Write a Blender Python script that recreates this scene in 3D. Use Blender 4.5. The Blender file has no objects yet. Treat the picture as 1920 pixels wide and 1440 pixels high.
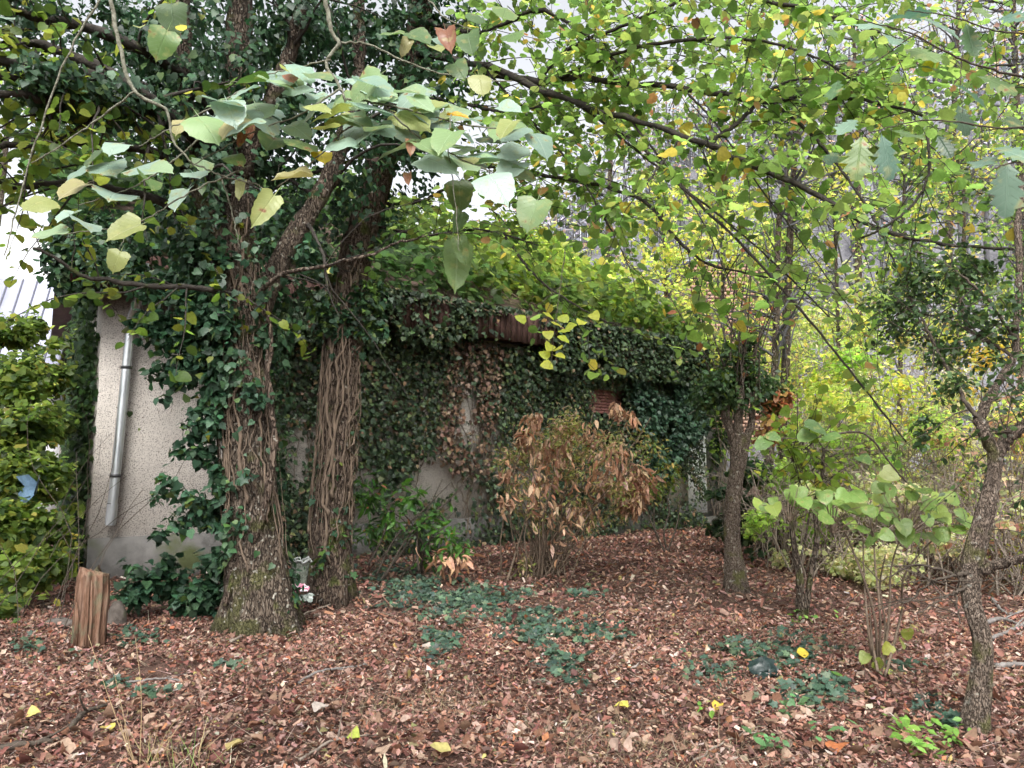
import bpy, math, random
import numpy as np

# ------------------------------------------------------------------ camera, sky, sun, exposure
random.seed(5)
rng = np.random.default_rng(11)
scene = bpy.context.scene
EYE, PITCH, F = 1.4, math.radians(6.0), 1450.0          # metres, radians, focal length in photo pixels (1920 wide)

cam_data = bpy.data.cameras.new('camera')
cam_data.sensor_width = 36.0
cam_data.lens = 36.0 * F / 1920.0
cam_data.clip_start = 0.05
cam_data.clip_end = 2000.0
cam = bpy.data.objects.new('camera', cam_data)
scene.collection.objects.link(cam)
cam.location = (0, 0, EYE)
cam.rotation_euler = (math.radians(90) + PITCH, 0, 0)
scene.camera = cam

SUN_ELEV, SUN_AZ = math.radians(50), math.radians(178)   # behind and a little right of the camera
world = bpy.data.worlds.new('World')
scene.world = world
world.use_nodes = True
wn, wl = world.node_tree.nodes, world.node_tree.links
wn.clear()
sky = wn.new('ShaderNodeTexSky')
sky.sky_type = 'NISHITA'
sky.sun_disc = False
sky.sun_elevation = SUN_ELEV
sky.sun_rotation = SUN_AZ
sky.dust_density = 4.0
hs = wn.new('ShaderNodeHueSaturation')                   # cloud cover takes the blue out of the sky
hs.inputs['Saturation'].default_value = 0.16
bg = wn.new('ShaderNodeBackground')
bg.inputs['Strength'].default_value = 0.15
wo = wn.new('ShaderNodeOutputWorld')
wl.new(sky.outputs[0], hs.inputs['Color'])
wl.new(hs.outputs[0], bg.inputs['Color'])
wl.new(bg.outputs[0], wo.inputs['Surface'])

sun_data = bpy.data.lights.new('sun', 'SUN')
sun_data.energy = 1.5
sun_data.angle = math.radians(30)
sun_data.color = (1.0, 0.97, 0.92)
sun = bpy.data.objects.new('sun', sun_data)
scene.collection.objects.link(sun)
# Nishita rotation is measured clockwise from +Y
_sd = (math.sin(SUN_AZ) * math.cos(SUN_ELEV), math.cos(SUN_AZ) * math.cos(SUN_ELEV), math.sin(SUN_ELEV))
from mathutils import Vector, Matrix
sun.rotation_euler = Vector(_sd).to_track_quat('Z', 'Y').to_euler()

scene.view_settings.view_transform = 'Standard'
scene.view_settings.look = 'None'
scene.view_settings.exposure = 1.22
scene.view_settings.gamma = 1.0
scene.view_settings.use_curve_mapping = False
cy = scene.cycles
cy.max_bounces = 6
cy.diffuse_bounces = 3
cy.glossy_bounces = 2
cy.transmission_bounces = 4
cy.transparent_max_bounces = 4
cy.caustics_reflective = False
cy.caustics_refractive = False
cy.use_adaptive_sampling = True
cy.adaptive_threshold = 0.03
cy.use_denoising = True
try:
    cy.denoiser = 'OPENIMAGEDENOISE'
    cy.denoising_prefilter = 'FAST'
except Exception:
    pass

# ------------------------------------------------------------------ helpers
_c, _s = math.cos(PITCH), math.sin(PITCH)
UP = np.array([0, 0, 1.0])

def nz(v):
    v = np.asarray(v, float)
    return v / (np.linalg.norm(v, axis=-1, keepdims=True) + 1e-12)

def at(x, y, Y):
    """world point seen at photo pixel (x, y) at the distance Y in front of the camera"""
    u, v = (x - 960) / F, (720 - y) / F
    dy, dz = _c - _s * v, _s + _c * v
    k = Y / dy
    return np.array([u * k, Y, EYE + dz * k])

def gh(x, y):
    """height of the ground"""
    x = np.asarray(x, float); y = np.asarray(y, float)
    h = 0.030 * np.sin(x * 1.3 + 0.7) * np.sin(y * 1.1 + 0.3) + 0.018 * np.sin(x * 3.1 + y * 2.3) + 0.012 * np.sin(x * 5.3 - y * 4.1 + 1.0)
    far = np.clip((y - 24.0) / 60.0, 0, 1)
    h = h + far * far * (3 - 2 * far) * (7.0 + 34.0 / (1 + np.exp(-(x - 7.0) / 10.0)))
    return h

def gpx(x, y):
    """ground point seen at photo pixel (x, y)"""
    u, v = (x - 960) / F, (720 - y) / F
    d = np.array([u, _c - _s * v, _s + _c * v])
    k = EYE / max(1e-3, -d[2])
    for _ in range(4):
        p = d * k
        k = (EYE - float(gh(p[0], p[1]))) / -d[2]
    p = d * k
    return np.array([p[0], p[1], float(gh(p[0], p[1]))])

def project(P):
    P = np.asarray(P, float)
    x, y, z = P[:, 0], P[:, 1], P[:, 2] - EYE
    d = _c * y + _s * z
    v = -_s * y + _c * z
    d = np.where(d < 0.05, 1e9, d)
    return 960 + F * x / d, 720 - F * v / d, d

def vnoise(p, seed=0):
    """value noise in 0..1 for (n,3) points"""
    p = np.asarray(p, float)
    i = np.floor(p).astype(np.int64); f = p - i
    f = f * f * (3 - 2 * f)
    def h(a, b, c):
        n = (a * 374761393 + b * 668265263 + c * 2147483647 + seed * 1274126177) & 0xFFFFFFFF
        n = ((n ^ (n >> 13)) * 1274126177) & 0xFFFFFFFF
        n = (n ^ (n >> 16)) & 0xFFFFFF
        return n / float(0xFFFFFF)
    r = 0
    for dx in (0, 1):
        for dy in (0, 1):
            for dz in (0, 1):
                w = (f[:, 0] if dx else 1 - f[:, 0]) * (f[:, 1] if dy else 1 - f[:, 1]) * (f[:, 2] if dz else 1 - f[:, 2])
                r = r + w * h(i[:, 0] + dx, i[:, 1] + dy, i[:, 2] + dz)
    return r

def fbm(p, seed=0, octs=3):
    p = np.asarray(p, float)
    a, s, t = 0.0, 0.5, 0.0
    for k in range(octs):
        a = a + s * vnoise(p * 2 ** k, seed + k); t += s; s *= 0.5
    return a / t

def spline(pts, n):
    """Catmull-Rom through the control points, n samples"""
    pts = np.asarray(pts, float)
    P = np.vstack([2 * pts[0] - pts[1], pts, 2 * pts[-1] - pts[-2]])
    m = len(pts) - 1
    t = np.linspace(0, m, n)
    i = np.minimum(t.astype(int), m - 1); f = (t - i)[:, None]
    a, b, c, d = P[i], P[i + 1], P[i + 2], P[i + 3]
    return 0.5 * (2 * b + (c - a) * f + (2 * a - 5 * b + 4 * c - d) * f ** 2 + (3 * b - a - 3 * c + d) * f ** 3)

class MB:
    """collects vertices and faces for one mesh"""
    def __init__(self):
        self.v, self.q, self.t, self.n, self.c = [], [], [], 0, []
    def add(self, v, quads=None, tris=None, col=None):
        v = np.asarray(v, float)
        if quads is not None and len(quads): self.q.append(np.asarray(quads, np.int64) + self.n)
        if tris is not None and len(tris): self.t.append(np.asarray(tris, np.int64) + self.n)
        self.v.append(v); self.n += len(v)
        if col is not None: self.c.append(np.asarray(col, float))
        return self
    def box(self, lo, hi, M=None):
        lo, hi = np.asarray(lo, float), np.asarray(hi, float)
        v = np.array([[x, y, z] for z in (0, 1) for y in (0, 1) for x in (0, 1)], float) * (hi - lo) + lo
        if M is not None: v = v @ np.asarray(M[0]).T + np.asarray(M[1])
        return self.add(v, [[0, 2, 3, 1], [4, 5, 7, 6], [0, 1, 5, 4], [2, 6, 7, 3], [0, 4, 6, 2], [1, 3, 7, 5]])
    def tube(self, path, rad, sides=6, cap=True, twist=0.0):
        path = np.asarray(path, float); n = len(path)
        rad = np.broadcast_to(np.asarray(rad, float), (n,)) if np.ndim(rad) < 2 else np.asarray(rad, float)
        t = nz(np.gradient(path, axis=0))
        ref = np.array([0, 0, 1.0]) if abs(t[0, 2]) < 0.8 else np.array([0, -1.0, 0])
        a = nz(np.cross(t, ref)); b = np.cross(t, a)
        th = np.linspace(0, 2 * np.pi, sides, endpoint=False) + twist
        r = rad[:, None] * np.ones(sides) if rad.ndim == 1 else rad
        v = path[:, None, :] + r[:, :, None] * (np.cos(th)[None, :, None] * a[:, None, :] + np.sin(th)[None, :, None] * b[:, None, :])
        v = v.reshape(-1, 3)
        i = np.arange(n - 1)[:, None] * sides; j = np.arange(sides)[None, :]; k = (j + 1) % sides
        q = np.stack([i + j, i + k, i + sides + k, i + sides + j], -1).reshape(-1, 4)
        tr = None
        if cap:
            v = np.vstack([v, path[-1:] + t[-1:] * r[-1].mean() * 0.4, path[:1]])
            e, o = n * sides, n * sides + 1
            jj = np.arange(sides); kk = (jj + 1) % sides
            tr = np.vstack([np.stack([(n - 1) * sides + jj, (n - 1) * sides + kk, np.full(sides, e)], -1), np.stack([kk, jj, np.full(sides, o)], -1)])
        return self.add(v, q, tr)
    def mesh(self, name, off=None, smooth=True):
        v = np.vstack(self.v) if self.v else np.zeros((0, 3))
        if off is not None: v = v - np.asarray(off)
        q = np.vstack(self.q) if self.q else np.zeros((0, 4), np.int64)
        t = np.vstack(self.t) if self.t else np.zeros((0, 3), np.int64)
        me = bpy.data.meshes.new(name)
        me.vertices.add(len(v)); me.vertices.foreach_set('co', v.astype(np.float32).ravel())
        me.loops.add(4 * len(q) + 3 * len(t))
        me.loops.foreach_set('vertex_index', np.concatenate([q.ravel(), t.ravel()]).astype(np.int32))
        me.polygons.add(len(q) + len(t))
        me.polygons.foreach_set('loop_start', np.concatenate([np.arange(len(q)) * 4, 4 * len(q) + np.arange(len(t)) * 3]).astype(np.int32))
        if smooth: me.polygons.foreach_set('use_smooth', np.ones(len(q) + len(t), bool))
        if self.c:
            c = np.vstack(self.c)
            at_ = me.color_attributes.new('col', 'FLOAT_COLOR', 'POINT')
            at_.data.foreach_set('color', np.hstack([c, np.ones((len(c), 1))]).astype(np.float32).ravel())
        me.update(calc_edges=True)
        return me

COL = scene.collection.objects
LOC = {}

def tag(o, label=None, cat=None, group=None, kind=None):
    if label: o['label'] = label
    if cat: o['category'] = cat
    if group: o['group'] = group
    if kind: o['kind'] = kind
    return o

def thing(name, loc, label, cat, group=None):
    o = bpy.data.objects.new(name, None); COL.link(o)
    o.location = tuple(float(a) for a in loc)
    o.empty_display_size = 0.1
    LOC[o.name] = np.array(loc, float)
    return tag(o, label, cat, group)

def part(name, mb, mat, parent=None, smooth=True, kind=None, label=None):
    off = LOC.get(parent.name) if parent is not None else None
    me = mb.mesh(name, off, smooth)
    me.materials.append(mat)
    o = bpy.data.objects.new(name, me); COL.link(o)
    if parent is not None:
        o.parent = parent
        LOC[o.name] = off if off is not None else np.zeros(3)
    else:
        LOC[o.name] = np.zeros(3)
    if kind: o['kind'] = kind
    if label: o['label'] = label
    return o

def single(name, mb, mat, loc, label, cat, group=None, smooth=True):
    me = mb.mesh(name, loc, smooth); me.materials.append(mat)
    o = bpy.data.objects.new(name, me); COL.link(o)
    o.location = tuple(float(a) for a in loc); LOC[o.name] = np.array(loc, float)
    return tag(o, label, cat, group)

# ------------------------------------------------------------------ materials
def new_mat(name):
    m = bpy.data.materials.new(name); m.use_nodes = True
    n, l = m.node_tree.nodes, m.node_tree.links
    n.clear()
    out = n.new('ShaderNodeOutputMaterial')
    return m, n, l, out

def ramp(n, stops):
    r = n.new('ShaderNodeValToRGB')
    while len(r.color_ramp.elements) < len(stops): r.color_ramp.elements.new(0.5)
    for e, (p, c) in zip(r.color_ramp.elements, stops):
        e.position = p; e.color = (*c, 1) if len(c) == 3 else c
    return r

def leaf_mat(name, trans=0.4, rough=0.45, spec=0.4, tsat=1.15, tval=1.6, vein=0.12, scale=60.0):
    m, n, l, out = new_mat(name)
    a = n.new('ShaderNodeAttribute'); a.attribute_name = 'col'
    co = n.new('ShaderNodeNewGeometry')
    no = n.new('ShaderNodeTexNoise'); no.inputs['Scale'].default_value = scale; no.inputs['Detail'].default_value = 1.0
    l.new(co.outputs['Position'], no.inputs['Vector'])
    mr = n.new('ShaderNodeMapRange'); mr.inputs[3].default_value = 1 - 2.2 * vein; mr.inputs[4].default_value = 1 + 2.2 * vein
    l.new(no.outputs[0], mr.inputs[0])
    mv = n.new('ShaderNodeVectorMath'); mv.operation = 'SCALE'
    l.new(a.outputs['Color'], mv.inputs[0]); l.new(mr.outputs[0], mv.inputs['Scale'])
    p = n.new('ShaderNodeBsdfPrincipled')
    p.inputs['Roughness'].default_value = rough
    p.inputs['Specular IOR Level'].default_value = spec
    l.new(mv.outputs[0], p.inputs['Base Color'])
    h = n.new('ShaderNodeHueSaturation'); h.inputs['Saturation'].default_value = tsat; h.inputs['Value'].default_value = tval
    h.inputs['Hue'].default_value = 0.49
    l.new(mv.outputs[0], h.inputs['Color'])
    t = n.new('ShaderNodeBsdfTranslucent'); l.new(h.outputs[0], t.inputs['Color'])
    mx = n.new('ShaderNodeMixShader'); mx.inputs[0].default_value = trans
    l.new(p.outputs[0], mx.inputs[1]); l.new(t.outputs[0], mx.inputs[2])
    l.new(mx.outputs[0], out.inputs['Surface'])
    return m

def noise_mat(name, stops, scale=5.0, stretch=(1, 1, 1), rough=0.85, bump=0.4, bscale=None, bdist=0.02, spec=0.25, moss=None, metallic=0.0, detail=6.0):
    """colour ramp over noise, fine relief, optional moss patches ((colour), amount, noise scale)"""
    m, n, l, out = new_mat(name)
    g = n.new('ShaderNodeNewGeometry')
    mp = n.new('ShaderNodeMapping'); mp.inputs['Scale'].default_value = stretch
    l.new(g.outputs['Position'], mp.inputs['Vector'])
    no = n.new('ShaderNodeTexNoise'); no.inputs['Scale'].default_value = scale; no.inputs['Detail'].default_value = detail; no.inputs['Roughness'].default_value = 0.65
    l.new(mp.outputs[0], no.inputs['Vector'])
    r = ramp(n, stops); l.new(no.outputs[0], r.inputs[0])
    colr = r.outputs[0]
    if moss:
        mc, amount, ms = moss
        n2 = n.new('ShaderNodeTexNoise'); n2.inputs['Scale'].default_value = ms; n2.inputs['Detail'].default_value = 4
        l.new(g.outputs['Position'], n2.inputs['Vector'])
        mr = n.new('ShaderNodeMapRange'); mr.inputs[1].default_value = 0.62 - amount; mr.inputs[2].default_value = 0.72 - amount * 0.7
        l.new(n2.outputs[0], mr.inputs[0])
        mx = n.new('ShaderNodeMixRGB'); mx.inputs[2].default_value = (*mc, 1)
        l.new(mr.outputs[0], mx.inputs[0]); l.new(colr, mx.inputs[1]); colr = mx.outputs[0]
    p = n.new('ShaderNodeBsdfPrincipled')
    p.inputs['Roughness'].default_value = rough; p.inputs['Specular IOR Level'].default_value = spec; p.inputs['Metallic'].default_value = metallic
    l.new(colr, p.inputs['Base Color'])
    if bump:
        nb = n.new('ShaderNodeTexNoise'); nb.inputs['Scale'].default_value = bscale or scale * 2; nb.inputs['Detail'].default_value = 5
        l.new(mp.outputs[0], nb.inputs['Vector'])
        b = n.new('ShaderNodeBump'); b.inputs['Strength'].default_value = bump; b.inputs['Distance'].default_value = bdist
        l.new(nb.outputs[0], b.inputs['Height']); l.new(b.outputs[0], p.inputs['Normal'])
    l.new(p.outputs[0], out.inputs['Surface'])
    return m

def roughcast_mat():
    m, n, l, out = new_mat('roughcast')
    g = n.new('ShaderNodeNewGeometry')
    v = n.new('ShaderNodeTexVoronoi'); v.inputs['Scale'].default_value = 105
    l.new(g.outputs['Position'], v.inputs['Vector'])
    big = n.new('ShaderNodeTexNoise'); big.inputs['Scale'].default_value = 1.6; big.inputs['Detail'].default_value = 6
    l.new(g.outputs['Position'], big.inputs['Vector'])
    r = ramp(n, [(0.0, (0.72, 0.68, 0.635)), (0.5, (0.60, 0.56, 0.52)), (0.75, (0.26, 0.23, 0.21)), (1.0, (0.15, 0.13, 0.12))])
    l.new(v.outputs['Distance'], r.inputs[0])
    r2 = ramp(n, [(0.3, (0.76, 0.75, 0.73)), (0.65, (1.0, 0.99, 0.97))])
    l.new(big.outputs[0], r2.inputs[0])
    mx = n.new('ShaderNodeMixRGB'); mx.blend_type = 'MULTIPLY'; mx.inputs[0].default_value = 0.8
    l.new(r.outputs[0], mx.inputs[1]); l.new(r2.outputs[0], mx.inputs[2])
    p = n.new('ShaderNodeBsdfPrincipled'); p.inputs['Roughness'].default_value = 0.95; p.inputs['Specular IOR Level'].default_value = 0.15
    l.new(mx.outputs[0], p.inputs['Base Color'])
    b = n.new('ShaderNodeBump'); b.invert = True; b.inputs['Strength'].default_value = 0.7; b.inputs['Distance'].default_value = 0.012
    l.new(v.outputs['Distance'], b.inputs['Height']); l.new(b.outputs[0], p.inputs['Normal'])
    l.new(p.outputs[0], out.inputs['Surface'])
    return m

def plain_mat(name, col, rough=0.6, metallic=0.0, spec=0.4, var=0.12, scale=8.0):
    a = tuple(max(0, c * (1 - var)) for c in col); b = tuple(min(1, c * (1 + var)) for c in col)
    return noise_mat(name, [(0.3, a), (0.7, b)], scale=scale, rough=rough, bump=0.05, metallic=metallic, spec=spec)

def hero_mat(name):
    m, n, l, out = new_mat(name)
    a = n.new('ShaderNodeAttribute'); a.attribute_name = 'col'
    tc = n.new('ShaderNodeTexCoord'); oi = n.new('ShaderNodeObjectInfo')
    sp = n.new('ShaderNodeSeparateXYZ'); l.new(tc.outputs['Object'], sp.inputs[0])
    def mth(op, x, y=None):
        k = n.new('ShaderNodeMath'); k.operation = op
        for i, q in enumerate((x, y)):
            if q is None: continue
            if isinstance(q, (int, float)): k.inputs[i].default_value = q
            else: l.new(q, k.inputs[i])
        return k.outputs[0]
    ax = mth('ABSOLUTE', sp.outputs[0])
    lat = mth('ABSOLUTE', mth('SINE', mth('MULTIPLY', mth('SUBTRACT', sp.outputs[1], mth('MULTIPLY', ax, 0.75)), 22.0)))
    lat = mth('SUBTRACT', 1.0, mth('MINIMUM', mth('MULTIPLY', lat, 5.0), 1.0))
    mid = mth('SUBTRACT', 1.0, mth('MINIMUM', mth('MULTIPLY', ax, 45.0), 1.0))
    vein = mth('MAXIMUM', mth('MULTIPLY', lat, 0.55), mid)
    no = n.new('ShaderNodeTexNoise'); no.noise_dimensions = '4D'; no.inputs['Scale'].default_value = 3.2; no.inputs['Detail'].default_value = 5
    l.new(tc.outputs['Object'], no.inputs['Vector']); l.new(mth('MULTIPLY', oi.outputs['Random'], 40.0), no.inputs['W'])
    br = n.new('ShaderNodeMapRange'); br.inputs[1].default_value = 0.65; br.inputs[2].default_value = 0.70; l.new(no.outputs[0], br.inputs[0])
    ye = n.new('ShaderNodeMapRange'); ye.inputs[1].default_value = 0.54; ye.inputs[2].default_value = 0.70; ye.inputs[4].default_value = 0.6; l.new(no.outputs[0], ye.inputs[0])
    def mixc(f, c1, c2):
        k = n.new('ShaderNodeMixRGB')
        l.new(f, k.inputs[0])
        for i, q in ((1, c1), (2, c2)):
            if isinstance(q, tuple): k.inputs[i].default_value = (*q, 1)
            else: l.new(q, k.inputs[i])
        return k.outputs[0]
    ob = n.new('ShaderNodeMapRange'); ob.inputs[3].default_value = 0.82; ob.inputs[4].default_value = 1.15; l.new(oi.outputs['Random'], ob.inputs[0])
    sc = n.new('ShaderNodeVectorMath'); sc.operation = 'SCALE'; l.new(a.outputs['Color'], sc.inputs[0]); l.new(ob.outputs[0], sc.inputs['Scale'])
    c = mixc(ye.outputs[0], sc.outputs[0], (0.36, 0.36, 0.13))
    c = mixc(br.outputs[0], c, (0.22, 0.10, 0.045))
    li = n.new('ShaderNodeHueSaturation'); li.inputs['Value'].default_value = 1.35; li.inputs['Saturation'].default_value = 0.85; l.new(c, li.inputs['Color'])
    c = mixc(mth('MULTIPLY', vein, 0.7), c, li.outputs[0])
    p = n.new('ShaderNodeBsdfPrincipled'); p.inputs['Roughness'].default_value = 0.42; p.inputs['Specular IOR Level'].default_value = 0.5
    l.new(c, p.inputs['Base Color'])
    b = n.new('ShaderNodeBump'); b.inputs['Strength'].default_value = 0.5; b.inputs['Distance'].default_value = 0.004; b.invert = True
    l.new(vein, b.inputs['Height']); l.new(b.outputs[0], p.inputs['Normal'])
    h = n.new('ShaderNodeHueSaturation'); h.inputs['Value'].default_value = 1.4; h.inputs['Saturation'].default_value = 1.2; l.new(c, h.inputs['Color'])
    t = n.new('ShaderNodeBsdfTranslucent'); l.new(h.outputs[0], t.inputs['Color'])
    mx = n.new('ShaderNodeMixShader'); mx.inputs[0].default_value = 0.3
    l.new(p.outputs[0], mx.inputs[1]); l.new(t.outputs[0], mx.inputs[2]); l.new(mx.outputs[0], out.inputs['Surface'])
    return m

def bark_mat(name, dark, mid, light, scale=9.0, zs=0.28, moss=(0.075, 0.088, 0.022), moss_low=0.0, lichen=0.0, amt=0.08):
    """plated bark: cracks from stretched cells, grain, moss that thickens towards the foot"""
    m, n, l, out = new_mat(name)
    g = n.new('ShaderNodeNewGeometry')
    mp = n.new('ShaderNodeMapping'); mp.inputs['Scale'].default_value = (1, 1, zs); l.new(g.outputs['Position'], mp.inputs['Vector'])
    wn_ = n.new('ShaderNodeTexNoise'); wn_.inputs['Scale'].default_value = scale * 0.8; wn_.inputs['Detail'].default_value = 3; l.new(mp.outputs[0], wn_.inputs['Vector'])
    ws = n.new('ShaderNodeVectorMath'); ws.operation = 'MULTIPLY_ADD'; ws.inputs[1].default_value = (0.16, 0.16, 0.16)
    l.new(wn_.outputs['Color'], ws.inputs[0]); l.new(mp.outputs[0], ws.inputs[2])
    v = n.new('ShaderNodeTexVoronoi'); v.feature = 'DISTANCE_TO_EDGE'; v.inputs['Scale'].default_value = scale * 2.2; l.new(ws.outputs[0], v.inputs['Vector'])
    no = n.new('ShaderNodeTexNoise'); no.inputs['Scale'].default_value = scale * 3; no.inputs['Detail'].default_value = 8; no.inputs['Roughness'].default_value = 0.75; l.new(mp.outputs[0], no.inputs['Vector'])
    r = ramp(n, [(0.28, dark), (0.5, mid), (0.72, light)]); l.new(no.outputs[0], r.inputs[0])
    cr = n.new('ShaderNodeMapRange'); cr.inputs[1].default_value = 0.0; cr.inputs[2].default_value = 0.16; l.new(v.outputs['Distance'], cr.inputs[0])
    mx = n.new('ShaderNodeMixRGB'); mx.inputs[1].default_value = (*[c * 0.55 for c in dark], 1); l.new(cr.outputs[0], mx.inputs[0]); l.new(r.outputs[0], mx.inputs[2])
    n2 = n.new('ShaderNodeTexNoise'); n2.inputs['Scale'].default_value = 5.0; n2.inputs['Detail'].default_value = 6; l.new(g.outputs['Position'], n2.inputs['Vector'])
    sx = n.new('ShaderNodeSeparateXYZ'); l.new(g.outputs['Position'], sx.inputs[0])
    hgt = n.new('ShaderNodeMapRange'); hgt.inputs[1].default_value = 0.0; hgt.inputs[2].default_value = 1.1; hgt.inputs[3].default_value = moss_low; hgt.inputs[4].default_value = 0.0; l.new(sx.outputs[2], hgt.inputs[0])
    ad = n.new('ShaderNodeMath'); ad.operation = 'ADD'; l.new(n2.outputs[0], ad.inputs[0]); l.new(hgt.outputs[0], ad.inputs[1])
    mr = n.new('ShaderNodeMapRange'); mr.inputs[1].default_value = 0.64 - amt; mr.inputs[2].default_value = 0.74 - amt; mr.inputs[4].default_value = 0.85; l.new(ad.outputs[0], mr.inputs[0])
    m2 = n.new('ShaderNodeMixRGB'); m2.inputs[2].default_value = (*moss, 1); l.new(mr.outputs[0], m2.inputs[0]); l.new(mx.outputs[0], m2.inputs[1])
    col = m2.outputs[0]
    if lichen:
        n3 = n.new('ShaderNodeTexNoise'); n3.inputs['Scale'].default_value = 22; n3.inputs['Detail'].default_value = 4; l.new(g.outputs['Position'], n3.inputs['Vector'])
        lr = n.new('ShaderNodeMapRange'); lr.inputs[1].default_value = 0.68 - lichen; lr.inputs[2].default_value = 0.74 - lichen; lr.inputs[4].default_value = 0.8; l.new(n3.outputs[0], lr.inputs[0])
        m3 = n.new('ShaderNodeMixRGB'); m3.inputs[2].default_value = (0.42, 0.40, 0.34, 1); l.new(lr.outputs[0], m3.inputs[0]); l.new(col, m3.inputs[1]); col = m3.outputs[0]
    p = n.new('ShaderNodeBsdfPrincipled'); p.inputs['Roughness'].default_value = 0.95; p.inputs['Specular IOR Level'].default_value = 0.2
    l.new(col, p.inputs['Base Color'])
    ah = n.new('ShaderNodeMath'); ah.operation = 'MULTIPLY_ADD'; ah.inputs[1].default_value = 0.7; l.new(no.outputs[0], ah.inputs[0]); l.new(cr.outputs[0], ah.inputs[2])
    b = n.new('ShaderNodeBump'); b.inputs['Strength'].default_value = 1.0; b.inputs['Distance'].default_value = 0.02; l.new(ah.outputs[0], b.inputs['Height']); l.new(b.outputs[0], p.inputs['Normal'])
    l.new(p.outputs[0], out.inputs['Surface'])
    return m

M = {}
M['lime'] = leaf_mat('lime_leaf', 0.58, 0.45, 0.3, 0.98, 2.4)
M['hero'] = hero_mat('lime_leaf_near')
M['ivy'] = leaf_mat('ivy_leaf', 0.22, 0.46, 0.35, 1.1, 1.6)
M['dry'] = leaf_mat('dry_leaf', 0.16, 0.75, 0.2, 1.05, 1.3, vein=0.18, scale=45)
M['bush'] = leaf_mat('shrub_leaf', 0.38, 0.45, 0.4, 1.1, 1.7)
M['ground'] = noise_mat('forest_soil', [(0.25, (0.030, 0.018, 0.013)), (0.5, (0.075, 0.042, 0.032)), (0.75, (0.13, 0.075, 0.058))], scale=7, rough=0.95, bump=0.9, bscale=28, bdist=0.03)
M['bark'] = bark_mat('bark', (.050, .035, .026), (.13, .095, .072), (.25, .195, .155), 17, .20, moss_low=.09, lichen=.03, amt=.06)
M['bark_moss'] = bark_mat('mossy_bark', (.050, .037, .028), (.13, .10, .076), (.25, .205, .165), 17, .25, (.085, .085, .034), .10, .06, .07)
M['bark_light'] = bark_mat('flaky_bark', (.085, .062, .048), (.22, .17, .132), (.40, .335, .28), 26, .35, (.14, .14, .05), .10, .06, .05)
M['limb'] = noise_mat('dark_limb_bark', [(0.3, (0.018, 0.016, 0.014)), (0.7, (0.06, 0.052, 0.044))], scale=14, rough=0.95, bump=0.8, bdist=0.02, moss=((0.05, 0.06, 0.02), 0.02, 6.0))
M['twig'] = noise_mat('twig_bark', [(0.3, (0.035, 0.028, 0.022)), (0.7, (0.10, 0.08, 0.062))], scale=20, rough=0.9, bump=0.3)
M['twig_pale'] = noise_mat('lichen_twig', [(0.35, (0.09, 0.085, 0.06)), (0.6, (0.22, 0.22, 0.17))], scale=40, rough=0.9, bump=0.5)
M['stem'] = noise_mat('climber_stem', [(0.3, (0.075, 0.054, 0.040)), (0.7, (0.22, 0.165, 0.12))], scale=24, stretch=(1, 1, 0.3), rough=0.9, bump=0.5)
M['stick'] = noise_mat('dead_stick', [(0.3, (0.12, 0.095, 0.075)), (0.7, (0.30, 0.25, 0.205))], scale=20, rough=0.95, bump=0.5)
M['greystick'] = noise_mat('weathered_stick', [(0.3, (0.10, 0.09, 0.085)), (0.7, (0.26, 0.24, 0.225))], scale=20, rough=0.95, bump=0.5)
M['rot'] = noise_mat('rotten_wood', [(0.28, (0.05, 0.025, 0.015)), (0.5, (0.17, 0.095, 0.062)), (0.75, (0.30, 0.215, 0.165))], scale=22, stretch=(1, 1, 0.16), rough=0.95, bump=1.0, bscale=22, bdist=0.025, moss=((0.13, 0.12, 0.075), 0.10, 7.0))
M['roughcast'] = roughcast_mat()
M['concrete'] = noise_mat('plinth_concrete', [(0.3, (0.075, 0.072, 0.068)), (0.7, (0.18, 0.172, 0.165))], scale=4, rough=0.95, bump=0.5, bscale=30, bdist=0.01, moss=((0.06, 0.07, 0.03), 0.05, 2.0))
M['board'] = noise_mat('fascia_board', [(0.3, (0.035, 0.017, 0.014)), (0.7, (0.115, 0.062, 0.052))], scale=9, stretch=(4, 4, 0.5), rough=0.85, bump=0.6)
M['tile'] = noise_mat('roof_tile', [(0.3, (0.05, 0.035, 0.03)), (0.7, (0.13, 0.085, 0.07))], scale=6, rough=0.9, bump=0.4, moss=((0.05, 0.06, 0.02), 0.1, 3.0))
M['zinc'] = noise_mat('galvanised_pipe', [(0.3, (0.36, 0.38, 0.40)), (0.7, (0.60, 0.62, 0.64))], scale=9, stretch=(1, 1, 0.3), rough=0.36, bump=0.08, metallic=0.85, spec=0.5)
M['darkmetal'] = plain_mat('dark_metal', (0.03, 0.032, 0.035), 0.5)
M['shutter'] = plain_mat('red_brown_shutter', (0.26, 0.11, 0.095), 0.6)
M['white'] = plain_mat('white_paint', (0.80, 0.81, 0.84), 0.55, var=0.06)
M['glass'] = plain_mat('dark_glass', (0.012, 0.014, 0.016), 0.08, spec=0.6)
M['grey_roof'] = plain_mat('lilac_grey_metal_roof', (0.36, 0.37, 0.47), 0.45, var=0.06, scale=2)
M['seam'] = plain_mat('roof_seam', (0.11, 0.115, 0.15), 0.5)
M['brick'] = noise_mat('orange_brick', [(0.3, (0.30, 0.175, 0.125)), (0.7, (0.46, 0.30, 0.23))], scale=5, rough=0.9, bump=0.2)
M['gap'] = plain_mat('brick_recess', (0.13, 0.09, 0.075), 0.95)
M['stone'] = noise_mat('grey_stone', [(0.3, (0.05, 0.042, 0.036)), (0.7, (0.14, 0.12, 0.105))], scale=8, rough=0.95, bump=0.6, moss=((0.06, 0.07, 0.03), 0.05, 6.0))
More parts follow.
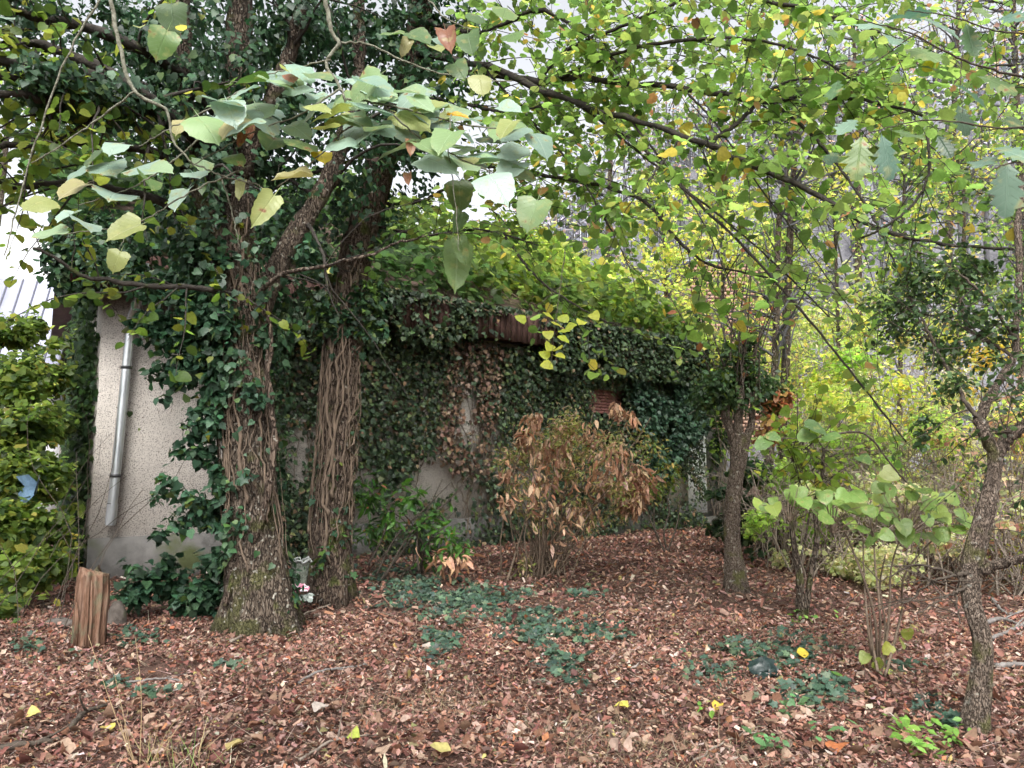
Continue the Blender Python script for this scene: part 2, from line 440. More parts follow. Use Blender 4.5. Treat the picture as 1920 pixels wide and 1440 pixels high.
M['hill'] = noise_mat('hazed_hillside_floor', [(0.3, (0.115, 0.115, 0.13)), (0.7, (0.24, 0.235, 0.25))], scale=1.2, rough=0.95, bump=0.8, bscale=3, bdist=.3)  # leaf floor colour with distance haze mixed in as bluish grey
M['far_trunk'] = noise_mat('grey_trunk', [(0.3, (0.07, 0.07, 0.075)), (0.7, (0.15, 0.15, 0.16))], scale=3, rough=.95, bump=0)
M['grass'] = leaf_mat('dry_grass', 0.3, 0.6, 0.3)

# ------------------------------------------------------------------ leaf shapes (base at the origin, tip along +Y, face +Z, length 1)
def rows_leaf(rows, fold=0.12, curl=-0.12, wave=0.0, roll=0.0, stalk=0.0):
    """rows of (y on the midrib, x of the edge, y of the edge)"""
    v, q = [], []
    for i, (ym, xe, ye) in enumerate(rows):
        for x, y in ((0, ym), (xe, ye), (-xe, ye)):
            z = fold * abs(x) + curl * y * y + wave * math.sin(9 * y + 2.0 * x) * abs(x) - roll * x * x
            v.append((x, y, z))
    t = []
    for i in range(len(rows) - 1):
        a, b = 3 * i, 3 * (i + 1)
        if rows[i + 1][1] == 0: t += [(a, a + 1, b), (a + 2, a, b)]      # the tip closes to a point
        else: q += [(a, a + 1, b + 1, b), (a + 2, a, b, b + 2)]
    if rows[-1][1] == 0: v = v[:-2]
    v = np.array(v)
    if stalk:
        k = len(v)
        v = np.vstack([v, [(-0.012, 0, 0.0), (0.012, 0, 0.0), (0, -stalk, 0.10 * stalk)]])
        t.append((k, k + 2, k + 1))
    return v, np.array(q), np.array(t, np.int64).reshape(-1, 3)

def lime_rows(n, jag=0.0, w=0.5):
    R = [(0.0, 0.02, -0.02), (0.0, 0.20 * w / 0.5, -0.10), (0.08, 0.37 * w / 0.5, -0.03)]
    for i in range(n):
        f = i / (n - 1)
        y = 0.14 + 0.86 * f
        ww = w * max(0.0, 1 - f ** 2.3) ** 0.72 if f < 1 else 0.0
        if i % 2 and 0 < i < n - 1: ww -= jag
        if f > 0.88 and f < 1: ww *= 0.42
        R.append((y, ww, y - 0.06 * (1 - f)))
    return R

def fan_leaf(outline, centre=(0, 0.35), dip=-0.08, curl=-0.1):
    o = [(x, y) for x, y in outline] + [(-x, y) for x, y in reversed(outline[1:-1])]
    v = [(centre[0], centre[1], dip)] + [(x, y, 0.10 * abs(x) + curl * y * y) for x, y in o]
    k = len(o)
    t = [(0, 1 + i, 1 + (i + 1) % k) for i in range(k)]
    return np.array(v), np.zeros((0, 4), np.int64), np.array(t)[:, [0, 2, 1]] if False else np.array(t)

IVY_OUT = [(0, 0.02), (0.22, -0.12), (0.46, 0.10), (0.30, 0.28), (0.52, 0.55), (0.22, 0.62), (0, 1.0)]
VINE_OUT = [(0, 0.0), (0.30, -0.14), (0.56, 0.16), (0.52, 0.42), (0.60, 0.60), (0.32, 0.72), (0, 1.0)]
OAK = [(0.0, .02, 0.0), (.14, .10, .13), (.22, .20, .24), (.29, .12, .29), (.40, .30, .44), (.48, .17, .47), (.58, .37, .63), (.68, .20, .66), (.78, .30, .82), (.88, .14, .87), (.95, .12, .97), (1, 0, 1)]
LANCE = [(0, .01, 0), (.2, .13, .2), (.45, .19, .45), (.75, .13, .75), (1, 0, 1)]
OVAL = [(0, .02, 0), (.25, .24, .25), (.6, .27, .6), (1, 0, 1)]
LOW = [(0, .26, -.06), (.38, .48, .33), (.74, .34, .72), (1, 0, 1)]
DEAD = [(0, .10, 0), (.2, .34, .15), (.5, .42, .48), (.78, .24, .76), (1, 0, 1)]
T = {
    'lime': [rows_leaf(lime_rows(6), f, c, w) for f, c, w in ((.18, -.15, .1), (.05, -.3, .16), (-.1, -.1, .1), (.25, .05, .1))],
    'lime_low': [rows_leaf(LOW, f, c) for f, c in ((.2, -.2), (.0, -.3), (-.15, -.05))],
    'hero': [rows_leaf(lime_rows(11, 0.028), f, c, w, 0.0, 0.45) for f, c, w in ((.20, -.26, .07), (.05, -.34, .10), (-.20, -.20, .08), (.30, -.14, .06), (-.10, -.46, .10), (.12, .04, .08))],
    'hero_narrow': [rows_leaf(lime_rows(11, 0.02, 0.30), f, c, w, 0.0, 0.4) for f, c, w in ((.45, -.2, .1), (.6, -.1, .2))],
    'ivy': [fan_leaf(IVY_OUT, dip=d, curl=c) for d, c in ((-.08, -.1), (-.02, -.25), (.06, -.15))],
    'vine': [fan_leaf(VINE_OUT, dip=d, curl=c) for d, c in ((-.10, -.1), (-.02, -.25), (.06, -.2))],
    'ivy_low': [rows_leaf([(0, .34, -.06), (.3, .46, .22), (.55, .24, .5), (1, 0, 1)], .15, -.15), rows_leaf([(0, .28, -.02), (.4, .48, .38), (.6, .22, .6), (1, 0, 1)], -.1, -.25)],
    'oak': [rows_leaf(OAK, f, c, w, 0, 0.1) for f, c, w in ((.15, -.2, .1), (-.1, -.3, .15), (.05, -.1, .2))],
    'lance': [rows_leaf(LANCE, f, c) for f, c in ((.3, -.2), (.15, -.4), (.4, .1))],
    'dead_lance': [rows_leaf(LANCE, f, c, .2, 0.6) for f, c in ((.8, -.4), (.5, -.8), (1.2, -.2))],
    'oval': [rows_leaf(OVAL, f, c) for f, c in ((.2, -.15), (.0, -.25), (.3, .05))],
    'dead': [rows_leaf(DEAD, f, c, w, r) for f, c, w, r in ((.35, .3, .2, 0), (-.3, .25, .3, .3), (.7, -.2, .2, 0), (.1, .6, .4, .2), (-.1, -.35, .4, -.5), (.9, .3, .3, 0))],
    'dead_low': [rows_leaf([(0, .10, 0), (a, w, a + .05), (1, 0, 1)], f, c, .2, r) for a, w, f, c, r in ((.4, .40, .3, .25, 0), (.5, .22, -.2, .35, .3), (.35, .36, .6, -.2, 0), (.45, .30, .0, -.35, -.4), (.6, .42, -.4, .2, .2), (.5, .14, .3, .4, 0))],
    'dead_tiny': [rows_leaf([(0, .16, .1), (.9, .22, .8)], f, c, 0, 0) for f, c in ((.5, .3), (-.3, .4), (.9, -.2), (.1, -.4))],
    'lime_min': [rows_leaf([(0, .30, -.03), (.5, .48, .46), (1, .0, 1)], f, c) for f, c in ((.2, -.2), (.0, -.3), (-.15, -.05))],
    'lance_low': [rows_leaf([(0, .02, 0), (.5, .19, .5), (1, 0, 1)], f, c) for f, c in ((.3, -.2), (.15, -.4), (.4, .1))],
    'tiny': [rows_leaf([(0, .30, .1), (1, .20, .75)], f, c) for f, c in ((.3, -.2), (-.1, -.3))],
    'ivy_wall': [rows_leaf([(0, .34, -.06), (.4, .46, .30), (1, .0, 1)], .2, -.15), rows_leaf([(0, .28, -.02), (.45, .44, .42), (1, 0, 1)], -.1, -.25)],
    'blade': [rows_leaf([(0, .012, 0), (1, .004, 1)], 0.2, 0), rows_leaf([(0, .012, 0), (1, .003, 1)], 0.2, -.3)],
}

def frames(N, D):
    n = nz(N); y = D - (D * n).sum(-1, keepdims=True) * n
    bad = np.linalg.norm(y, axis=-1) < 1e-4
    if bad.any(): y[bad] = np.cross(n[bad], np.array([1.0, 0.3, 0.2]))
    y = nz(y); x = np.cross(y, n)
    return x, y, n

def add_leaves(mb, key, P, N, D, S, C):
    """scatter leaves of a shape into one mesh"""
    x, y, n = frames(N, D)
    var = T[key]; pick = rng.integers(0, len(var), len(P))
    for k, (tv, tq, tt) in enumerate(var):
        s = np.where(pick == k)[0]
        if not len(s): continue
        w = (P[s, None, :] + S[s, None, None] * (tv[None, :, 0:1] * x[s, None, :] + tv[None, :, 1:2] * y[s, None, :] + tv[None, :, 2:3] * n[s, None, :]))
        m = len(tv); base = (np.arange(len(s)) * m)[:, None, None]
        mb.add(w.reshape(-1, 3), (tq[None] + base).reshape(-1, 4) if len(tq) else None, (tt[None] + base).reshape(-1, 3) if len(tt) else None,
               np.repeat(C[s], m, axis=0))

_leaf_mesh = {}
def leaf_objects(parent, key, P, N, D, S, C, mat, name='leaf', ncol=7):
    """each leaf an object of its own; alike leaves share mesh data"""
    x, y, n = frames(N, D)
    off = LOC[parent.name]
    pal = C[rng.choice(len(C), min(ncol, len(C)), replace=False)]
    near = np.argmin(((C[:, None, :] - pal[None]) ** 2).sum(-1), 1)
    var = rng.integers(0, len(T[key]), len(P))
    cache = {}
    for i in range(len(P)):
        kk = (int(var[i]), int(near[i]))
        if kk not in cache:
            tv, tq, tt = T[key][kk[0]]
            b = MB(); b.add(tv, tq, tt, np.repeat(pal[kk[1]][None], len(tv), 0))
            me = b.mesh(name); me.materials.append(mat); cache[kk] = me
        o = bpy.data.objects.new(name, cache[kk]); COL.link(o)
        o.parent = parent
        s = float(S[i]); p = P[i] - off
        o.matrix_local = Matrix(((x[i, 0] * s, y[i, 0] * s, n[i, 0] * s, p[0]), (x[i, 1] * s, y[i, 1] * s, n[i, 1] * s, p[1]), (x[i, 2] * s, y[i, 2] * s, n[i, 2] * s, p[2]), (0, 0, 0, 1)))

def foliage(parent, key, L, mat, nparts=0, low=None, name='foliage', leaf_name='leaf', minpx=11):
    """the largest leaves in view become parts, the rest one mass"""
    P, N, D, S, C = L
    if not len(P): return
    sx, sy, d = project(P)
    score = np.where((sx > 5) & (sx < 1915) & (sy > 5) & (sy < 1435), S / d * F, 0)
    order = np.argsort(-score)
    sel = order[:nparts]; sel = sel[score[sel] > minpx]
    mask = np.zeros(len(P), bool); mask[sel] = True
    if len(sel): leaf_objects(parent, key, P[sel], N[sel], D[sel], S[sel], C[sel], mat, leaf_name)
    r = ~mask
    if r.any():
        mb = MB(); add_leaves(mb, low or key, P[r], N[r], D[r], S[r], C[r])
        part(name, mb, mat, parent, kind='stuff')

def palette(n, cols, weights=None, jit=0.22):
    cols = np.array(cols, float)
    w = np.array(weights, float) / np.sum(weights) if weights is not None else None
    i = rng.choice(len(cols), n, p=w)
    return np.clip(cols[i] * (1 + jit * rng.normal(size=(n, 1))) * (1 + 0.06 * rng.normal(size=(n, 3))), 0.004, 0.9)

def randdir(n):
    return nz(rng.normal(size=(n, 3)))

def cat_leaves(*Ls):
    return tuple(np.concatenate([l[k] for l in Ls]) for k in range(5))

def twig(start, d, length, droop=0.3, wob=0.25, n=7):
    """path of a wandering twig"""
    p = [np.asarray(start, float)]; d = nz(d)
    st = length / (n - 1)
    for i in range(n - 1):
        d = nz(d + wob * 0.5 * rng.normal(size=3) + np.array([0, 0, -droop * st]))
        p.append(p[-1] + d * st)
    return np.array(p)

def leaves_on(path, spacing, size, cols, w=None, up=0.8, spread=0.6, hang=0.35, side=0.8, jit=0.3, tocam=0.0, start=0.15):
    """leaves set alternately along a twig, mostly facing up, tips sideways and hanging"""
    seg = np.linalg.norm(np.diff(path, axis=0), axis=1); cum = np.concatenate([[0], np.cumsum(seg)])
    n = max(1, int(cum[-1] * (1 - start) / spacing))
    s = cum[-1] * (start + (1 - start) * (np.arange(n) + rng.random(n)) / n)
    P = np.stack([np.interp(s, cum, path[:, k]) for k in range(3)], -1)
    t = nz(np.gradient(path, axis=0)); Tn = nz(np.stack([np.interp(s, cum, t[:, k]) for k in range(3)], -1))
    sd = nz(np.cross(Tn, UP) + 1e-6) * np.where(np.arange(n) % 2, 1, -1)[:, None]
    D = nz(Tn * 0.6 + sd * side + 0.35 * rng.normal(size=(n, 3)) + np.array([0, 0, -hang]))
    N = nz(UP * up + spread * rng.normal(size=(n, 3)) + np.array([0, -tocam, 0]))
    S = size * np.clip(1 + jit * rng.normal(size=n), 0.45, 1.6)
    P = P + D * 0.03 + 0.012 * rng.normal(size=(n, 3))
    return P, N, D, S, palette(n, cols, w)

# ================================================================== the setting
# ------------------------------------------------------------------ ground
xs = np.unique(np.round(np.concatenate([-np.geomspace(14, 420, 26), np.arange(-14, 14.01, 0.14), np.geomspace(14, 420, 26)]), 3))
ys = np.unique(np.round(np.concatenate([-np.geomspace(1, 120, 12), np.arange(-1, 22, 0.14), np.geomspace(22, 700, 40)]), 3))
gx, gy = np.meshgrid(xs, ys)
gv = np.stack([gx.ravel(), gy.ravel(), gh(gx.ravel(), gy.ravel())], -1)
nearm = (np.abs(gv[:, 0]) < 14) & (gv[:, 1] < 22) & (gv[:, 1] > -1)
gv[:, 2] += np.where(nearm, 0.022 * (fbm(gv * 6, 3) - 0.5) + 0.03 * (fbm(gv * 1.7, 9) - 0.5), 0)
nx, ny = len(xs), len(ys)
ii = (np.arange(ny - 1)[:, None] * nx + np.arange(nx - 1)[None]).ravel()
ground = part('ground', MB().add(gv, np.stack([ii, ii + 1, ii + nx + 1, ii + nx], -1)), M['ground'])
tag(ground, 'woodland floor of dark soil under reddish brown fallen leaves', None, None, 'structure')

# ------------------------------------------------------------------ the overgrown house
WL = gpx(165, 1088); WR = gpx(1292, 990)
WL[2] = 0; WR[2] = 0
wd = nz(WR - WL); wb = np.array([-wd[1], wd[0], 0.0]); wlen = float(np.linalg.norm(WR - WL))
EAVE, DEPTH, RIDGE, OVER, SHEAR = 3.62, 11.0, 6.9, 0.45, 0.15     # the left side wall stands slightly out of square
house = thing('abandoned_house', WL, 'low roughcast house swallowed by ivy behind the two big trunks', 'house')
def hp(t, b, z):
    """point of the house: t metres along the front from the left corner, b metres back, z up"""
    return WL + wd * (t + (SHEAR * b * max(0.0, 1 - t / wlen) if b > 0.31 else 0.0)) + wb * b + UP * z
HM = (np.stack([wd, wb, UP], 1), WL)      # box in house coordinates
wx, wz0, wz1, wt0, wt1 = 0, 1.55, 2.95, wlen * 0.735, wlen * 0.735 + 1.15     # window opening
mb = MB()
for lo, hi in (((0, 0, -0.2), (wt0, 0.3, EAVE)), ((wt1, 0, -0.2), (wlen, 0.3, EAVE)), ((wt0, 0, -0.2), (wt1, 0.3, wz0)), ((wt0, 0, wz1), (wt1, 0.3, EAVE))):
    mb.box(lo, hi, HM)
part('front_wall', mb, M['roughcast'], house, smooth=False)
th = wd * 0.298
_q = [hp(0.002, 0.32, -0.2), hp(0.002, DEPTH, -0.2), hp(0.002, DEPTH, EAVE), hp(0.002, 0.32, EAVE)]
mb = MB().add(_q + [p + th for p in _q], [(0, 3, 2, 1), (4, 5, 6, 7), (0, 4, 7, 3), (1, 2, 6, 5), (3, 7, 6, 2)])
g0, g1, g2 = hp(0.002, 0.32, EAVE), hp(0.002, DEPTH, EAVE), hp(0.002, DEPTH / 2, RIDGE - 0.12)
th = wd * 0.298
mb.add([g0, g1, g2, g0 + th, g1 + th, g2 + th], [(0, 1, 4, 3), (1, 2, 5, 4), (2, 0, 3, 5)], [(0, 2, 1), (3, 4, 5)])
part('gable_wall', mb, M['roughcast'], house, smooth=False, label='left gable wall hidden by climbing leaves')
mb = MB().box((wlen - 0.302, 0.302, -0.2), (wlen - 0.002, DEPTH, EAVE), HM)
g0, g1, g2 = hp(wlen - 0.302, 0.302, EAVE), hp(wlen - 0.302, DEPTH, EAVE), hp(wlen - 0.302, DEPTH / 2, RIDGE - 0.12)
mb.add([g0, g1, g2, g0 + th, g1 + th, g2 + th], [(0, 1, 4, 3), (1, 2, 5, 4), (2, 0, 3, 5)], [(0, 2, 1), (3, 4, 5)])
part('gable_wall', mb, M['roughcast'], house, smooth=False)
part('back_wall', MB().box((0.303, DEPTH - 0.3, -0.2), (wlen - 0.303, DEPTH - 0.002, EAVE), HM), M['roughcast'], house, smooth=False)
part('plinth', MB().box((-0.03, -0.035, -0.25), (wlen + 0.03, -0.003, 0.50), HM), M['concrete'], house, smooth=False, label='grey concrete plinth below the roughcast')
# roof: two slopes with thickness, soffit, fascia boards
roof_mb = MB()
for sgn in (0, 1):
    e0 = -OVER if sgn == 0 else DEPTH + OVER
    slope = (RIDGE - EAVE) / (DEPTH / 2)
    ez = EAVE - 0.02 + 0.42 - 0.0
    lo_z = ez; hi_z = RIDGE + 0.42
    a, b = hp(-0.5, e0, lo_z), hp(wlen + 0.35, e0, lo_z)
    c, d = hp(wlen + 0.35, DEPTH / 2, hi_z), hp(-0.5, DEPTH / 2, hi_z)
    dn = np.array([0, 0, -0.14])
    roof_mb.add([a, b, c, d, a + dn, b + dn, c + dn, d + dn], [(0, 1, 2, 3), (7, 6, 5, 4), (0, 4, 5, 1), (1, 5, 6, 2), (3, 7, 4, 0)])
roof = part('roof', roof_mb, M['tile'], house, smooth=False)
part('soffit', MB().box((-0.45, -OVER + 0.03, EAVE + 0.004), (wlen + 0.32, -0.002, EAVE + 0.05), HM), M['board'], house, smooth=False)
nb = int((wlen + 0.8) / 0.13)
for i in range(nb):
    t0 = -0.47 + i * 0.13
    bo = MB().box((t0, -OVER - 0.03 + 0.012 * rng.random(), EAVE - 0.06 + 0.05 * rng.random()), (t0 + 0.112, -OVER + 0.026, EAVE + 0.45 - 0.03 * rng.random()), HM)
    part('board', bo, M['board'], roof, smooth=False)
# downpipe at the left corner with socket, swan neck and brackets
dpx = 0.30
pp = [hp(dpx + .04, -OVER - 0.06, EAVE + 0.3), hp(dpx + .04, -OVER - 0.05, EAVE + 0.02), hp(dpx + .03, -OVER + 0.12, EAVE - 0.14), hp(dpx, -0.15, EAVE - 0.36), hp(dpx, -0.11, EAVE - 0.55), hp(dpx - .03, -0.11, 2.4), hp(dpx - .07, -0.11, 1.5), hp(dpx - 0.11, -0.11, 0.66)]
pipe = part('downpipe', MB().tube(spline(pp, 40), 0.058, 20, cap=False), M['zinc'], house, label='galvanised downpipe open at its lower end')
a = hp(dpx - 0.097, -0.11, 0.92); b = hp(dpx - 0.109, -0.11, 0.68)
part('socket', MB().tube([a, (a + b) / 2, b], 0.065, 20, cap=False), M['zinc'], pipe)
part('mouth_shade_plug', MB().tube([b + UP * 0.01, b + UP * 0.25], 0.053, 18), M['darkmetal'], pipe)  # dark plug painted in for the shade inside the open pipe end
for z, tt in ((2.62, dpx - 0.02), (1.25, dpx - 0.082)):
    part('bracket', MB().tube([hp(tt, -0.11, z), hp(tt, -0.11, z + 0.035)], 0.067, 18).box((tt - 0.012, -0.06, z), (tt + 0.012, 0.02, z + 0.03), HM), M['darkmetal'], pipe, smooth=False)
# shuttered window
win = part('window', MB().box((wt0 - 0.001, 0.10, wz0), (wt0 + 0.07, 0.17, wz1), HM).box((wt1 - 0.07, 0.10, wz0), (wt1 + 0.001, 0.17, wz1), HM).box((wt0 + 0.07, 0.102, wz0 - 0.001), (wt1 - 0.07, 0.168, wz0 + 0.07), HM).box((wt0 + 0.07, 0.102, wz1 - 0.07), (wt1 - 0.07, 0.168, wz1 + 0.001), HM), M['shutter'], house, smooth=False)
part('pane', MB().box((wt0 + 0.072, 0.13, wz0 + 0.072), (wt1 - 0.072, 0.14, wz1 - 0.072), HM), M['glass'], win, smooth=False)
part('sill', MB().box((wt0 - 0.05, -0.07, wz0 - 0.06), (wt1 + 0.05, 0.0995, wz0 - 0.003), HM), M['concrete'], win, smooth=False)
for i in range(8):
    z = wz1 - 0.01 - 0.062 * (i + 1)
    part('slat', MB().box((wt0 + 0.003, 0.03 + 0.004 * rng.random(), z), (wt1 - 0.003, 0.05, z + 0.054), HM), M['shutter'], win, smooth=False)
# pale annex and door past the right end
part('annex_wall', MB().box((wlen + 0.01, 0.55, -0.2), (wlen + 2.3, 0.75, 2.3), HM), M['concrete'], house, smooth=False)
dr = part('door', MB().box((wlen + 0.365, 0.50, 0.28), (wlen + 1.30, 0.545, 2.22), HM), M['white'], house, smooth=False, label='white painted door past the right end of the wall')
part('door_frame', MB().box((wlen + 0.20, 0.47, 0.28), (wlen + 0.36, 0.546, 2.24), HM), M['darkmetal'], dr, smooth=False)
part('door_edge', MB().box((wlen + 1.302, 0.48, 0.28), (wlen + 1.37, 0.546, 2.24), HM), M['white'], dr, smooth=False)
part('step', MB().box((wlen + 0.05, 0.1, -0.2), (wlen + 1.5, 0.49, 0.20), HM), M['concrete'], house, smooth=False)

# ------------------------------------------------------------------ neighbour house at the far left
n0 = at(30, 700, 19); n0[2] = float(gh(n0[0], n0[1]))
nh = thing('neighbour_house', n0, 'white house with lilac grey standing seam roof glimpsed at far left', 'house')
NM = (np.eye(3), np.array([n0[0], n0[1], 0.0]))
wtop = at(30, 425, 21)[2]
wxr = at(92, 560, 21)[0] - n0[0]
part('wall', MB().box((-6, 2.0, -0.3), (wxr, 7, wtop), NM), M['white'], nh, smooth=False)
rf = [at(-70, 690, 17.6), at(105, 700, 17.6), at(152, 532, 20.9), at(-10, 520, 20.9)]
dn = np.array([0, 0, -0.14])
nroof = part('roof', MB().add(rf + [p + dn for p in rf], [(0, 1, 2, 3), (7, 6, 5, 4), (0, 4, 5, 1), (1, 5, 6, 2), (3, 7, 4, 0)]), M['grey_roof'], nh, smooth=False)
for i in range(7):
    f = i / 6
    p, q = rf[0] * (1 - f) + rf[1] * f, rf[3] * (1 - f) + rf[2] * f
    part('seam', MB().tube([p + UP * 0.015, q + UP * 0.015], 0.022, 4), M['seam'], nroof, smooth=False)
lw0 = at(-60, 720, 18.3); lw1 = at(95, 720, 18.3)
part('lean_to_wall', MB().box((lw0[0] - n0[0], lw0[1] - n0[1], -.3), (lw1[0] - n0[0], 2.0, at(0, 705, 18.3)[2] - .2), NM), M['white'], nh, smooth=False)
part('chimney', MB().box((-.35, 2.6, wtop - .1), (.25, 3.3, wtop + .9), NM), M['concrete'], nh, smooth=False)

# ------------------------------------------------------------------ far building of orange perforated brick
b0 = at(1395, 640, 34); b0[2] = float(gh(b0[0], b0[1])) - 0.5
bb = thing('brick_building', b0, 'far orange brick building showing between the twigs right of the roof', 'building')
part('wall', MB().box((-2.5, 0.12, 0), (2.5, 5, at(1395, 496, 34)[2] - b0[2]), (np.eye(3), b0)), M['gap'], bb, smooth=False)
htop = at(1395, 492, 34)[2] - b0[2]; hbot = 0.0
ny_ = int((htop - hbot) / 0.16)
mbr = MB()
for r in range(ny_):
    z = hbot + r * 0.16
    for k in range(-10, 10):
        x = k * 0.24 + (0.12 if r % 2 else 0)
        mbr.box((x, 0.0 + 0.02 * rng.random(), z), (x + 0.18, 0.119, z + 0.125), (np.eye(3), b0))
part('brick_courses', mbr, M['brick'], bb, smooth=False, kind='stuff')
part('roof', MB().box((-2.6, -0.1, htop + 0.002), (2.6, 5.3, htop + 0.10), (np.eye(3), b0)), M['grey_roof'], bb, smooth=False)

# ================================================================== trees
GREEN_LIME = [(0.115, 0.205, 0.042), (0.155, 0.25, 0.055), (0.085, 0.155, 0.036), (0.22, 0.27, 0.065), (0.36, 0.30, 0.045), (0.26, 0.15, 0.06)]
W_LIME = [5, 5, 4, 2, 0.6, 0.3]
IVY_C = [(0.030, 0.070, 0.034), (0.042, 0.095, 0.042), (0.022, 0.050, 0.026), (0.065, 0.115, 0.036), (0.12, 0.16, 0.035)]
W_IVY = [5, 4, 4, 1.2, 0.15]

def trunk_mesh(path, rad, sides=56, ridges=13, amp=0.07, flare=0.6, seed=1):
    """trunk with furrowed bark and root flare as real relief"""
    n = len(path)
    rad = np.asarray(rad, float)
    th = np.linspace(0, 2 * np.pi, sides, endpoint=False)
    cum = np.concatenate([[0], np.cumsum(np.linalg.norm(np.diff(path, axis=0), axis=1))])
    R = np.zeros((n, sides))
    ring = np.stack([np.cos(th), np.sin(th)], -1)
    for i in range(n):
        f = math.exp(-cum[i] / 0.28)
        pts = np.stack([ring[:, 0] * 2.2, ring[:, 1] * 2.2, np.full(sides, cum[i] * 0.8)], -1)
        big = fbm(pts + seed * 7.1, seed, 2) - 0.5
        fp = np.stack([ring[:, 0] * ridges * 0.5, ring[:, 1] * ridges * 0.5, np.full(sides, cum[i] * 2.6)], -1)
        fine = np.abs(fbm(fp + 31, seed + 5, 3) - 0.5) * 2
        root = 0.5 + 0.5 * np.cos(th * 5 + seed)
        R[i] = rad[i] * (1 + 0.28 * big + amp * (fine * 2 - 0.7) + flare * f * (0.35 + 0.65 * root))
    return MB().tube(path, R, sides)

def px_path(pts, n):
    return spline([at(x, y, Y) for x, y, Y in pts], n)

def climb_stems(parent, path, rad, count, s0, s1, r=0.012, mat='stem', wander=1.0, width=2.2, name='stem'):
    """climber stems clinging to a trunk, each a part"""
    n = len(path)
    for k in range(count):
        i0 = int(n * (s0 + 0.12 * rng.random())); i1 = int(n * (s1 - 0.35 * rng.random() ** 2 * (s1 - s0)))
        if i1 - i0 < 6: continue
        idx = np.linspace(i0, i1, 30).astype(int)
        a = -math.pi / 2 + width * (rng.random() - 0.5) * 1.6
        ang = a + wander * np.cumsum(rng.normal(size=30)) * 0.10
        rr = rad[idx] * 1.04 + 0.006 + np.convolve(0.035 * rng.random(34), np.ones(5) / 5, 'valid')
        p = path[idx] + np.stack([np.cos(ang) * rr, np.sin(ang) * rr, np.zeros(30)], -1)
        part(name, MB().tube(p, r * (0.35 + 1.6 * rng.random() ** 3) * np.linspace(1, 0.6, 30) * (1 + .18 * rng.normal(size=30)), 5), M[mat], parent)

def ivy_around(path, rad, n, thick, cols=IVY_C, w=W_IVY, size=0.056, mask=None, seed=3, droop=0.7):
    """leaves of a climber in a sleeve round a path"""
    i = rng.integers(0, len(path), n)
    a = rng.random(n) * 2 * np.pi
    out = np.stack([np.cos(a), np.sin(a), np.zeros(n)], -1)
    th = thick[i] if np.ndim(thick) else thick
    r = rad[i] + th * rng.random(n) ** 0.8
    P = path[i] + out * r[:, None] + 0.03 * rng.normal(size=(n, 3))
    cl = fbm(P * 2.2, seed, 3)
    keep = cl > 0.455
    if mask is not None: keep &= mask(P)
    P, out = P[keep], out[keep]; m = len(P)
    N = nz(out * 0.9 + UP * 0.55 + 0.45 * rng.normal(size=(m, 3)))
    D = nz(np.array([0, 0, -droop]) + 0.5 * rng.normal(size=(m, 3)) + out * 0.3)
    S = size * np.clip(1 + 0.3 * rng.normal(size=m), 0.4, 1.7)
    return P, N, D, S, palette(m, cols, w)

def blob_leaves(centres, radii, n, size, cols, w=None, seed=1, thr=0.45, freq=2.5, up=0.7, shell=0.5, droop=0.4):
    """leaves spread through uneven lobes"""
    centres = np.asarray(centres, float); radii = np.asarray(radii, float)
    if radii.ndim == 1: radii = np.repeat(radii[:, None], 3, 1)
    vol = radii.prod(1); k = rng.choice(len(centres), n, p=vol / vol.sum())
    d = randdir(n); r = (shell + (1 - shell) * rng.random(n)) ** 0.6 * rng.random(n) ** 0.25
    P = centres[k] + d * r[:, None] * radii[k]
    cl = fbm(P * freq + 17, seed, 3)
    P, d = P[cl > thr], d[cl > thr]; m = len(P)
    N = nz(d * 0.5 + UP * up + 0.5 * rng.normal(size=(m, 3)))
    D = nz(d * 0.5 + 0.7 * rng.normal(size=(m, 3)) + np.array([0, 0, -droop]))
    S = size * np.clip(1 + 0.3 * rng.normal(size=m), 0.4, 1.7)
    return P, N, D, S, palette(m, cols, w)

